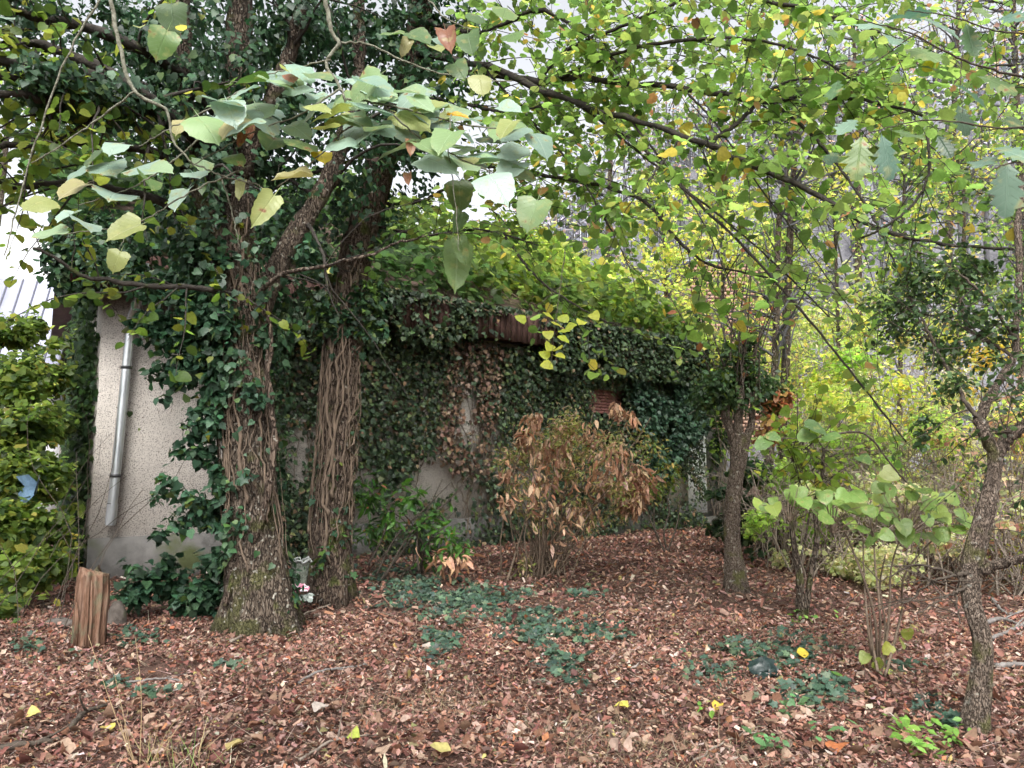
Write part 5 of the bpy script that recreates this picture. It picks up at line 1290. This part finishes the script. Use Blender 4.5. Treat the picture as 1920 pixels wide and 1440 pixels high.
# single conspicuous leaves
NAMED = [(1178, 1342, .085, (.55, .48, .10), 'bright yellow leaf alone on the brown litter at bottom centre'),
         (1510, 1246, .10, (.58, .45, .06), 'yellow leaf beside the shoots of the lime sapling'),
         (655, 1402, .08, (.40, .46, .09), 'lime green leaf lying at the bottom left of centre'),
         (845, 1425, .10, (.48, .42, .16), 'olive yellow leaf at the bottom edge'),
         (215, 1372, .075, (.60, .50, .12), 'yellow leaf near the dry grass stalks'),
         (430, 1410, .11, (.45, .36, .15), 'large ochre leaf right of the dry grass'),
         (60, 1357, .085, (.58, .48, .16), 'pale yellow leaf near the lower left edge'),
         (590, 1352, .11, (.50, .43, .38), 'greyish pale curled leaf at lower left of centre'),
         (815, 1222, .12, (.52, .44, .38), 'pale leaf in front of the ground ivy'),
         (1350, 1335, .08, (.58, .43, .07), 'small yellow leaf left of the green seedlings'),
         (1548, 1410, .11, (.42, .15, .06), 'rust orange leaf at the bottom right')]
for x, y, s, c, lab in NAMED:
    p = gpx(x, y); tv, tq, tt = T['dead'][rng.integers(0, 4)]
    X, Yv, Nv = frames(nz(np.array([[.1 * rng.normal(), -.25, 1.0]])), randdir(1) * np.array([1, 1, .1]))
    w = p + UP * .045 + s * (tv[:, 0:1] * X + tv[:, 1:2] * Yv + tv[:, 2:3] * Nv)
    b = MB(); b.add(w, tq, tt, np.repeat(np.array([c]) * .8, len(tv), 0))
    single('fallen_leaf', b, M['dry'], p, lab, 'leaf')

# ------------------------------------------------------------------ ground ivy and seedlings
def ground_patch(name, label, spots, n, size, cols, w=None, key='ivy', lift=.05, nparts=250, mat='ivy', cat='ivy', group=None, sd=1):
    P = []
    for x, y, rx, ry, f in spots:
        m = int(n * f)
        sx, sy = x + rx * rng.normal(size=m) * .6, y + ry * rng.normal(size=m) * .6
        for a, b in zip(sx, sy):
            if 1000 < b < 1500: P.append(gpx(a, b))
    P = np.array(P); c = fbm(P * 2.6, sd, 3); P = P[c > .41]; m = len(P)
    o = thing(name, P.mean(0), label, cat, group)
    P = P + UP * (lift * (.25 + rng.random((m, 1))))
    foliage(o, key, (P, nz(UP + .4 * rng.normal(size=(m, 3)) + np.array([0, -.25, 0])), randdir(m) * np.array([1, 1, .2]), size * np.clip(1 + .3 * rng.normal(size=m), .5, 1.6), palette(m, cols, w)), M[mat], nparts, None, minpx=10)
    return o
TI = [(.042, .078, .055), (.058, .105, .070), (.032, .058, .042), (.090, .135, .080)]
ground_patch('ground_ivy', 'carpet of bluish green ivy trailing over the litter in the middle', [(820, 1120, 90, 26, .28), (950, 1140, 110, 22, .22), (830, 1190, 32, 45, .12), (1020, 1190, 60, 22, .12), (1060, 1230, 36, 40, .08), (1110, 1200, 60, 18, .06), (740, 1080, 50, 20, .12), (1080, 1115, 50, 8, .05)], 5600, .050, TI, None, sd=3)
ground_patch('ground_ivy', 'scattered ivy on the litter between the sapling shoots and the pollarded tree', [(1400, 1230, 70, 22, .2), (1500, 1240, 70, 22, .2), (1340, 1260, 60, 22, .12), (1580, 1290, 40, 24, .12), (1480, 1200, 60, 14, .12), (1690, 1260, 40, 12, .1), (1520, 1310, 60, 24, .14)], 1000, .048, TI, None, sd=5)
ground_patch('ground_ivy', 'small ivy clumps on the litter near the stump', [(260, 1200, 40, 14, .25), (215, 1290, 40, 12, .2), (160, 1240, 40, 12, .2), (290, 1310, 30, 8, .15), (430, 1260, 30, 8, .15), (50, 1220, 30, 20, .2)], 260, .048, TI, None, sd=7)
ground_patch('ground_ivy', 'dark ivy clump at the foot of the forked tree', [(1795, 1365, 22, 16, .6), (1760, 1330, 30, 16, .4)], 60, .065, TI, None, sd=9)
LGc = [(.16, .34, .06), (.22, .40, .08), (.12, .26, .05)]
for k, (x, y, lab, sp) in enumerate([(1565, 1290, 'bright green seedlings right of the dark plastic lump', [(1560, 1280, 26, 8, .6), (1555, 1320, 22, 12, .5)]),
                                    (1325, 1390, 'bright green seedlings at the bottom right of centre', [(1310, 1370, 22, 12, .6), (1355, 1395, 22, 10, .6)]),
                                    (1740, 1410, 'leafy green weeds at the bottom right in front of the forked tree', [(1740, 1420, 40, 16, .8), (1680, 1380, 40, 14, .4), (1780, 1395, 30, 8, .4)]),
                                    (1560, 1170, 'light green weeds behind the twin stems', [(1555, 1155, 30, 10, .6), (1500, 1170, 22, 8, .4), (1580, 1165, 20, 6, .3)]),
                                    (1480, 1350, 'round green leaves on the litter left of the forked tree', [(1480, 1345, 30, 10, .5), (1440, 1415, 30, 12, .4), (1560, 1390, 50, 14, .4)])]):
    ground_patch('seedlings', lab, sp, 46, .05, LGc if k != 4 else [(.09, .2, .08), (.13, .26, .1)], None, key='oval', lift=.09, nparts=60, mat='bush', cat='seedlings', group='green seedlings on the litter', sd=20 + k)

# ================================================================== stump, stones, sticks, rubbish, dry grass
B10 = gpx(165, 1212)
st = thing('tree_stump', B10, 'rotten orange brown stump standing at lower left by the wall', 'stump')
H = 128 / F * B10[1] * 1.02; R = 24 / F * B10[1]
n, sd = 26, 44
path = np.stack([B10[0] + .015 * np.sin(np.linspace(0, 2, n)), np.full(n, B10[1]), B10[2] - .06 + np.linspace(0, H + .06, n)], -1)
thv = np.linspace(0, 2 * np.pi, sd, endpoint=False)
Rr = R * (1 + .42 * (fbm(np.stack([np.cos(thv) * 7, np.sin(thv) * 9, 0 * thv], -1), 4, 3) - .5)[None] * 2) * np.interp(np.linspace(0, 1, n), [0, .2, .85, 1], [1.08, 1.0, .98, .95])[:, None]
smb = MB().tube(path, Rr, sd)
v = smb.v[0]; top = np.arange((n - 3) * sd, n * sd)
v[:, 0] += .02 * (fbm(v * 5 + 2, 33, 2) - .5); v[:, 1] += .02 * (fbm(v * 5 + 9, 34, 2) - .5)
v[top, 2] += (.12 * (fbm(v[top] * np.array([40, 40, 0]) + 3, 8, 2) - .5) * np.repeat([.4, .8, 1.2], sd))
v[n * sd, 2] -= .02
part('trunk', smb, M['rot'], st)
for k in range(4):
    a = rng.uniform(-2.6, -.5); p = B10 + np.array([math.cos(a) * R * 1.04, math.sin(a) * R * 1.04, 0])
    part('splinter', MB().tube([p + UP * (-.02), p + UP * H * .4 + .006 * rng.normal(size=3), p + UP * H * rng.uniform(.55, .98) - .004], [.016, .012, .004], 5), M['rot'], st)
def stone(p, s, lab, seed):
    th_, ph = np.meshgrid(np.linspace(0, 2 * np.pi, 14, endpoint=False), np.linspace(.05, np.pi - .05, 9))
    d = np.stack([np.sin(ph) * np.cos(th_), np.sin(ph) * np.sin(th_), np.cos(ph)], -1).reshape(-1, 3)
    r = .75 + .5 * fbm(d * 1.6 + seed, seed, 3)
    vv = p + np.round(d * r[:, None] * 3.0) / 3.0 * .25 * np.array(s) + d * r[:, None] * .75 * np.array(s)
    q = [(i * 14 + j, i * 14 + (j + 1) % 14, (i + 1) * 14 + (j + 1) % 14, (i + 1) * 14 + j) for i in range(8) for j in range(14)]
    q = [(a, d_, c, b) for a, b, c, d_ in q]
    tr = [(0, j, j + 1) for j in range(1, 13)] + [(8 * 14, 8 * 14 + j + 1, 8 * 14 + j) for j in range(1, 13)]
    single('stone', MB().add(vv, q, tr), M['stone'], p, lab, 'stone', smooth=False)
stone(at(218, 1165, 6.9), (.085, .08, .17), 'pointed brown stone right of the stump', 3)
stone(at(110, 1172, 6.8), (.15, .10, .06), 'flat grey stone left of the stump', 5)

STK = [([(432, 1212), (490, 1186), (560, 1162), (620, 1140)], .014, 'stick', 'long pale stick running past the foot of the left big trunk'),
       ([(560, 1290), (600, 1270), (650, 1262), (690, 1255)], .010, 'greystick', 'grey stick on the litter below the two trunks'),
       ([(120, 1390), (160, 1350), (200, 1335)], .016, 'twig', 'dark bent stick in the lower left litter'),
       ([(0, 1418), (60, 1410), (110, 1402)], .018, 'twig', 'dark stick at the lower left edge'),
       ([(235, 1290), (300, 1283), (340, 1287)], .008, 'greystick', 'thin grey twig below the bare soil patch'),
       ([(1075, 1175), (1120, 1168), (1165, 1180)], .014, 'limb', 'short mossy branch lying in the ground ivy'),
       ([(560, 1440), (630, 1400), (720, 1388)], .008, 'stick', 'thin stick at the bottom left of centre'),
       ([(1300, 1440), (1380, 1395), (1440, 1380)], .006, 'stick', 'slender stalk at the bottom right of centre'),
       ([(990, 1287), (1030, 1289)], .007, 'stick', 'short pale twig on the litter at centre'),
       ([(1430, 1004), (1480, 985), (1540, 975)], .02, 'greystick', 'grey dead branch lying behind the twin stems'),
       ([(1440, 1030), (1500, 1010), (1560, 990)], .016, 'greystick', 'bleached dead branch lying before the dark shrub'),
       ([(1840, 1180), (1880, 1170), (1930, 1190)], .022, 'greystick', 'upper grey log in the brush pile at right'),
       ([(1850, 1210), (1900, 1190), (1950, 1160)], .020, 'greystick', 'middle grey branch in the brush pile at right'),
       ([(1860, 1130), (1890, 1160), (1930, 1150)], .018, 'greystick', 'crooked grey branch at the back of the brush pile'),
       ([(1870, 1260), (1910, 1258), (1960, 1262)], .022, 'greystick', 'dark grey branch on the litter right of the forked trunk')]
for pts, r, mt, lab in STK:
    g = [gpx(x, y) + UP * (r * .6 + .03) for x, y in pts]
    if len(g) == 2: g = [g[0], (g[0] + g[1]) / 2 + UP * .01, g[1]]
    p = spline(g, 18)
    b = MB().tube(p + .003 * rng.normal(size=p.shape), np.linspace(r, r * .55, 18) * (1 + .12 * rng.normal(size=18)), 7)
    i = 9; b.tube(twig(p[i], np.array([.5, .3, .3]) + .4 * rng.normal(size=3), .16, .2, .2, 5), np.linspace(r * .5, r * .2, 5), 5)
    single('fallen_stick', b, M[mt], g[0], lab, 'stick', 'sticks lying on the litter')

# rubbish between the two trunks
p = at(562, 1092, 7.4)
cup = thing('plastic_tub', p, 'clear crushed plastic tub with white rim between the two big trunks', 'tub')
n, sd = 9, 24
pr = np.stack([np.full(n, p[0] + .0), np.full(n, p[1]), p[2] + np.linspace(-.02, .20, n)], -1)
rr = np.interp(np.linspace(0, 1, n), [0, 1], [.062, .088])[:, None] * (1 + .16 * (fbm(np.stack([np.tile(np.cos(np.linspace(0, 6.28, sd)) * 3, n), np.tile(np.sin(np.linspace(0, 6.28, sd)) * 3, n), np.repeat(np.arange(n) * .6, sd)], -1), 5, 2).reshape(n, sd) - .5))
part('body', MB().tube(pr, rr, sd, cap=False), noise_mat('dirty_clear_plastic', [(.3, (.05, .06, .045)), (.7, (.24, .27, .23))], 40, rough=.2, spec=.6, bump=.2), cup)
ring = np.stack([p[0] + .094 * np.cos(np.linspace(0, 2 * np.pi, 30)), p[1] + .094 * np.sin(np.linspace(0, 2 * np.pi, 30)), p[2] + .205 + .012 * rng.normal(size=30)], -1)
part('rim', MB().tube(ring + .006 * rng.normal(size=ring.shape), .009 * (1 + .6 * rng.random(30)), 7), plain_mat('grubby_white_plastic', (.26, .27, .26), .5, var=.35, scale=40), cup)
def wrapper(p, s, mat, name, lab, cat, seed):
    g = 9; u, w_ = np.meshgrid(np.linspace(-1, 1, g), np.linspace(-1, 1, g))
    vv = np.stack([u.ravel(), w_.ravel() * .4, .5 * w_.ravel()], -1)
    vv = vv + .55 * (np.stack([fbm(vv * 2.1 + seed + k * 9, seed + k, 3) for k in range(3)], -1) - .5) * 2
    vv = p + vv * s
    q = [(i * g + j, i * g + j + 1, (i + 1) * g + j + 1, (i + 1) * g + j) for i in range(g - 1) for j in range(g - 1)]
    k = g * g
    q2 = [(a + k, d_ + k, c + k, b + k) for a, b, c, d_ in q]
    single(name, MB().add(np.vstack([vv, vv + np.array([0, .004, 0])]), q + q2), mat, p, lab, cat, smooth=True)
wrapper(at(560, 1102, 7.2), .075, noise_mat('pink_print_wrapper', [(.42, (.62, .58, .60)), (.5, (.50, .05, .16)), (.6, (.70, .66, .68)), (.7, (.16, .16, .36))], 16, rough=.3, spec=.5, bump=0), 'food_wrapper', 'crumpled pink and white wrapper between the two big trunks', 'wrapper', 3)
wrapper(at(574, 1120, 7.2), .06, plain_mat('pale_film', (.20, .23, .21), .3), 'plastic_film', 'scrap of pale plastic film below the pink wrapper', 'plastic film', 6)
wrapper(gpx(1432, 1274) + UP * .06, .09, plain_mat('black_green_plastic', (.010, .022, .020), .35), 'plastic_lump', 'dark green crumpled plastic lying on the litter at right', 'plastic lump', 9)

# dry grass
gb = gpx(262, 1436)
gr = thing('dry_grass', gb, 'tuft of tall dry straw stalks at the lower left', 'grass')
for (x0, y0, x1, y1) in ((262, 1440, 254, 1195), (255, 1440, 212, 1250), (258, 1440, 165, 1190), (280, 1440, 360, 1310), (290, 1440, 350, 1340), (262, 1440, 240, 1330), (270, 1440, 300, 1350), (250, 1440, 225, 1350), (275, 1440, 330, 1370)):
    a, b = gpx(x0, y0), at(x1, y1, gb[1] + .1 * rng.normal())
    part('stalk', MB().tube(spline([a - UP * .02, (a + b) / 2 + .02 * rng.normal(size=3), b], 12), np.linspace(.0022, .001, 12), 5), plain_mat('straw', (.34, .25, .14), .7), gr)
n = 46
p = gb + np.array([.12, 0, 0]) + np.stack([.10 * rng.normal(size=n) + .05, .10 * rng.normal(size=n), np.full(n, .0)], -1)
foliage(gr, 'blade', (p, nz(np.array([0, -1.0, .4]) + .4 * rng.normal(size=(n, 3))), nz(UP + .6 * rng.normal(size=(n, 3))), .16 * (.6 + .6 * rng.random(n)), palette(n, [(.28, .24, .12), (.16, .24, .07), (.36, .28, .16)])), M['grass'], 0, name='blades')
for x, y, lab in ((1050, 1400, 'thin tuft of dry grass at the bottom centre'), (1340, 1420, 'straw tuft left of the bottom right seedlings'), (740, 1330, 'faint dry grass on the litter left of centre')):
    g0_ = gpx(x, y); n = 420
    o = thing('dry_grass', g0_, lab, 'grass', 'dry grass tufts')
    p = g0_ + np.stack([.32 * rng.normal(size=n), .2 * rng.normal(size=n), np.full(n, .01)], -1)
    foliage(o, 'blade', (p, nz(np.array([0, -1.0, .4]) + .4 * rng.normal(size=(n, 3))), nz(UP * .5 + .8 * rng.normal(size=(n, 3))), .11 * (.6 + .6 * rng.random(n)), palette(n, [(.26, .20, .13), (.18, .14, .09), (.34, .27, .18)])), M['grass'], 0, name='blades')

# ================================================================== branches hanging near the camera
HC = {'p': [(.24, .345, .27), (.28, .385, .31), (.21, .315, .24), (.24, .34, .19), (.20, .30, .13)], 'y': [(.34, .36, .14), (.38, .35, .16), (.29, .33, .11)], 'g': [(.10, .175, .05), (.13, .205, .065), (.08, .14, .05)], 's': [(.30, .37, .05), (.36, .40, .06)], 'Y': [(.62, .52, .05)], 'o': [(.58, .32, .05)], 'b': [(.24, .10, .055), (.30, .15, .09)]}
def hero(parent, items, Y, mat='hero', key='hero', scale=1.0, droop=.42, name='leaf', curve=False):
    """leaf centres (x, y, size in photo pixels, tint, heading)"""
    for it in items:
        x, y, s, tint = it[:4]
        if curve: y = np.interp(x, [400, 520, 640, 760, 880, 1000], [190, 165, 190, 205, 255, 275]) + rng.uniform(-45, 55)
        hd = it[4] if len(it) > 4 else rng.uniform(-60, 60)      # heading: 0 = tip to the camera and down, +90 = to the right
        k = it[5] if len(it) > 5 else key
        yy = Y + rng.uniform(-.18, .18)
        S = s / F * yy * 0.95 * scale
        a = math.radians(hd)
        hang = 1.6 if len(it) > 6 else droop
        D = nz(np.array([[math.sin(a), -math.cos(a) * .8, -hang]]) + .12 * rng.normal(size=(1, 3)))
        N = nz(np.array([[.12 * rng.normal(), -.62 if hang < 1 else -1.0, .95 if hang < 1 else .25]]) + .24 * rng.normal(size=(1, 3)))
        X, Yv, Nv = frames(N, D.copy())
        P = at(x, y, yy) - Yv[0] * S * .45
        c = np.array([HC[tint][rng.integers(0, len(HC[tint]))]]) * (1 + .10 * rng.normal())
        leaf_objects(parent, k, P[None], Nv, Yv, np.array([S]), np.clip(c, .01, .9), M[mat], name)

def branch(parent, polys, mat='twig_pale'):
    for pts, Y, r0, r1 in polys:
        p = spline([at(x, y, Y) for x, y in pts], 30)
        part('twig', MB().tube(p + .0015 * rng.normal(size=p.shape), np.linspace(r0, r1, 30) * (1 + .08 * rng.normal(size=30)), 7), M[mat], parent)

YF = 2.3
fb = thing('lime_branch', at(400, 60, YF), 'drooping lime spray at left with pale bluish and yellow leaves near the camera', 'branch')
branch(fb, [([(200, -60), (215, 40), (228, 100), (248, 165), (285, 192), (312, 205), (322, 255), (335, 280), (362, 308)], YF, .0075, .003),
            ([(252, 172), (180, 225), (110, 275), (58, 306)], YF, .0035, .0015), ([(200, -20), (150, 60), (112, 140), (75, 240), (50, 320), (30, 400), (8, 480)], YF + .2, .004, .002),
            ([(460, 165), (400, 200), (330, 235), (260, 275)], YF, .003, .0015), ([(380, 255), (320, 305), (250, 350), (150, 385)], YF, .003, .0015),
            ([(470, 310), (400, 340), (330, 375), (250, 420), (110, 440)], YF, .003, .0015), ([(245, 415), (232, 450), (222, 470)], YF, .002, .001), ([(415, 335), (430, 380), (445, 440), (450, 470)], YF + .1, .003, .0015),
            ([(365, 308), (420, 330), (480, 345), (500, 365)], YF, .003, .0015)])
hero(fb, [(70, 378, 66, 'y', -20), (135, 352, 66, 'y', -30), (215, 358, 92, 'p', 20), (198, 302, 84, 'p', 30), (150, 312, 62, 'p', -40), (268, 305, 84, 'p', 60), (215, 268, 60, 'p', 10), (282, 338, 58, 'g', 40), (233, 432, 74, 'y', -70), (165, 416, 66, 'p', 40), (92, 440, 70, 'p', -60),
          (218, 488, 46, 'y', -15, 'hero', 1), (338, 372, 66, 'p', -20, 'hero', 1), (368, 330, 56, 'p', 30), (382, 303, 46, 'p', 10), (440, 293, 46, 'g', 40), (452, 356, 44, 'y', -30, 'hero_narrow', 1), (495, 392, 84, 'y', -35, 'hero_narrow', 1), (548, 332, 78, 'y', -75, 'hero_narrow'), (335, 230, 46, 'y', -10), (180, 290, 70, 'g', -20), (300, 318, 60, 'p', 70), (125, 405, 50, 'p', -20)], YF)
hero(fb, [(322, 32, 70, 'g', 10, 'hero', 1), (303, 80, 66, 'g', -25, 'hero', 1), (10, 35, 40, 'p', 40), (262, 50, 26, 'y', 20), (470, 245, 38, 'b', 10, 'hero_narrow', 1), (452, 262, 34, 'b', -10, 'hero_narrow', 1), (545, 140, 34, 'b', 20), (340, 50, 24, 'Y', 20)], YF)

fc = thing('lime_branch', at(640, 100, YF), 'broad layered lime spray of pale bluish leaves at upper centre near the camera', 'branch')
branch(fc, [([(608, -60), (612, 10), (622, 60), (636, 80), (618, 105), (612, 125), (632, 155), (650, 190)], YF, .008, .004),
            ([(620, 112), (560, 125), (500, 140), (420, 160)], YF, .003, .0015), ([(640, 165), (560, 215), (470, 250), (360, 310)], YF, .0035, .0015), ([(650, 185), (720, 195), (800, 215), (880, 235), (960, 245), (1010, 262)], YF, .004, .0015),
            ([(640, 80), (690, 82), (760, 115), (830, 138), (900, 150), (960, 152)], YF + .3, .004, .002), ([(690, 215), (640, 250), (590, 300), (520, 350)], YF, .003, .0015), ([(720, 200), (790, 260), (870, 300), (940, 330)], YF, .003, .0015),
            ([(845, 215), (842, 280), (850, 350), (858, 430), (860, 470)], YF - .1, .0022, .001), ([(790, -20), (830, 30), (870, 50), (900, 60)], YF + .2, .003, .0015)])
hero(fc, [(390, 237, 88, 'p', 40), (432, 205, 72, 'p', 20), (470, 152, 66, 'g', -60), (520, 132, 84, 'p', 40), (568, 127, 64, 'p', 60), (500, 195, 88, 'p', 50), (502, 226, 74, 'p', 60), (453, 168, 58, 'p', -40), (602, 146, 64, 'p', 50), (576, 176, 58, 'p', 20), (602, 205, 72, 'p', 70), (510, 266, 70, 'g', 10), (570, 266, 74, 'g', 30), (640, 226, 78, 'y', -70), (608, 241, 58, 'y', -40), (604, 286, 46, 'Y', 20),
          (650, 152, 74, 'p', 50), (705, 160, 84, 'p', 70), (770, 166, 74, 'p', 60), (700, 195, 96, 'p', 80), (650, 186, 70, 'p', -60), (690, 250, 92, 'p', -60), (740, 226, 78, 'p', 60), (812, 200, 80, 'y', 75, 'hero_narrow'), (750, 276, 96, 'p', -75), (792, 196, 60, 'p', 70), (860, 216, 46, 'o', 80, 'hero_narrow'), (838, 265, 92, 'p', 75), (820, 300, 88, 'p', 60), (905, 296, 84, 'p', 80), (930, 340, 88, 'p', 30), (884, 226, 64, 'p', 40), (926, 256, 70, 'g', 30), (970, 236, 72, 'p', 60), (1016, 266, 68, 'p', 40), (955, 200, 52, 'p', 70), (640, 262, 66, 'p', -80), (560, 240, 60, 'p', 50), (770, 250, 74, 'p', 40), (720, 178, 70, 'p', 20), (870, 250, 60, 'p', 60), (545, 160, 60, 'p', 20)], YF)
hero(fc, [(rng.uniform(400, 1000), 0, rng.uniform(52, 88), rng.choice(['p', 'p', 'p', 'p', 'p', 'y']), rng.uniform(-80, 80)) for _ in range(54)], YF, curve=True)
hero(fc, [(862, 362, 60, 'g', 10, 'hero', 1), (858, 415, 58, 'g', -20, 'hero_narrow', 1), (856, 500, 104, 'g', 0, 'hero_narrow', 1), (866, 470, 60, 'g', 20, 'hero_narrow', 1), (998, 402, 76, 'p', -30, 'hero', 1), (735, 65, 52, 'g', -80), (785, 66, 62, 'g', 70), (832, 72, 44, 'p', 20), (840, 75, 72, 'b', 20, 'hero_narrow', 1), (880, 78, 56, 'g', 20, 'hero', 1), (760, 90, 44, 'y', -40, 'hero_narrow', 1), (820, 90, 40, 'y', 30), (860, 130, 48, 'g', 20), (902, 156, 52, 'y', 20, 'hero', 1), (890, 30, 46, 'g', 0), (948, 20, 60, 'g', 0), (960, 60, 56, 'g', 20, 'hero', 1)], YF + .15)
hero(fc, [(770, 275, 40, 'b', 20, 'hero_narrow', 1), (766, 335, 34, 'b', 0, 'hero_narrow', 1), (700, 300, 30, 'b', 30)], YF)

ys_ = thing('hanging_sprig', at(1040, 590, 4.2), 'small backlit yellow sprig hanging before the dark eaves', 'sprig')
branch(ys_, [([(1060, 470), (1050, 540), (1042, 600), (1036, 660), (1030, 690)], 4.2, .003, .001), ([(1050, 540), (1010, 570), (975, 592)], 4.2, .002, .001)], 'twig')
hero(ys_, [(x, y, 24, 's', rng.uniform(-80, 80)) for x, y in ((978, 595), (1030, 588), (1058, 596), (1046, 606), (1068, 610), (1028, 626), (1056, 622), (1058, 632), (1030, 650), (1048, 654), (1022, 662), (1050, 668), (1026, 682), (1116, 593), (1090, 602))], 4.2, 'lime')

ob = thing('oak_branch', at(1900, 100, 2.6), 'oak twigs with lobed bluish green leaves at the upper right near the camera', 'branch')
branch(ob, [([(2000, 150), (1900, 140), (1800, 110), (1700, 60), (1620, 40)], 2.6, .005, .002), ([(2000, 230), (1880, 240), (1760, 225), (1680, 235), (1600, 260)], 2.6, .004, .0015), ([(1990, 60), (1880, 60), (1780, 30), (1700, 20)], 2.6, .004, .0015), ([(1990, 290), (1930, 300), (1880, 310), (1840, 330)], 2.6, .004, .0015), ([(1720, 60), (1650, 110), (1580, 150)], 2.6, .003, .0012), ([(1806, 100), (1800, 160), (1806, 210)], 2.6, .002, .001)], 'twig')
HC['k'] = [(.13, .22, .15), (.17, .27, .19), (.09, .17, .12)]; HC['d'] = [(.05, .10, .05), (.065, .13, .05)]
hero(ob, [(1640, 38, 100, 'k', -50), (1700, 28, 96, 'k', 40), (1760, 45, 90, 'k', 60), (1680, 70, 96, 'k', -20), (1725, 92, 90, 'g', 30), (1820, 70, 80, 'd', 10, 'oak', 1), (1565, 165, 66, 'd', -30, 'oak', 1), (1628, 110, 80, 'k', -60), (1612, 285, 96, 'g', -35, 'oak', 1), (1665, 285, 92, 'k', 20, 'oak', 1), (1700, 250, 70, 'g', 50), (1592, 232, 70, 'k', -60), (1890, 345, 118, 'k', -10, 'oak', 1), (1850, 300, 90, 'k', -60), (1902, 285, 90, 'k', 30), (1806, 220, 70, 'd', 5, 'oak', 1), (1758, 125, 80, 'g', 40), (1822, 175, 86, 'k', 50), (1562, 292, 60, 'd', -20), (1870, 150, 80, 'g', 30), (1900, 30, 90, 'k', 20), (1560, 60, 70, 'g', -50), (1840, 20, 70, 'g', 10), (1650, 150, 60, 'g', 10), (1900, 220, 70, 'g', -20), (1770, 270, 60, 'd', 20, 'oak', 1)], 2.6, 'hero', 'oak')

ab = thing('arching_shoot', at(1690, 860, 5.0), 'dark arching shoot with a few pale leaves above the tier of leaves', 'shoot')
branch(ab, [([(1560, 815), (1610, 810), (1640, 830), (1670, 870), (1700, 905)], 5.0, .008, .005), ([(1420, 820), (1500, 822), (1560, 818)], 5.0, .004, .003)], 'twig')
hero(ab, [(1530, 805, 46, 'g', 80), (1510, 820, 38, 'g', -60), (1560, 815, 36, 'g', 40), (1430, 830, 36, 'g', -60), (1450, 815, 30, 'g', 40), (1620, 862, 32, 'g', 20), (1670, 890, 36, 'y', 40)], 5.0)
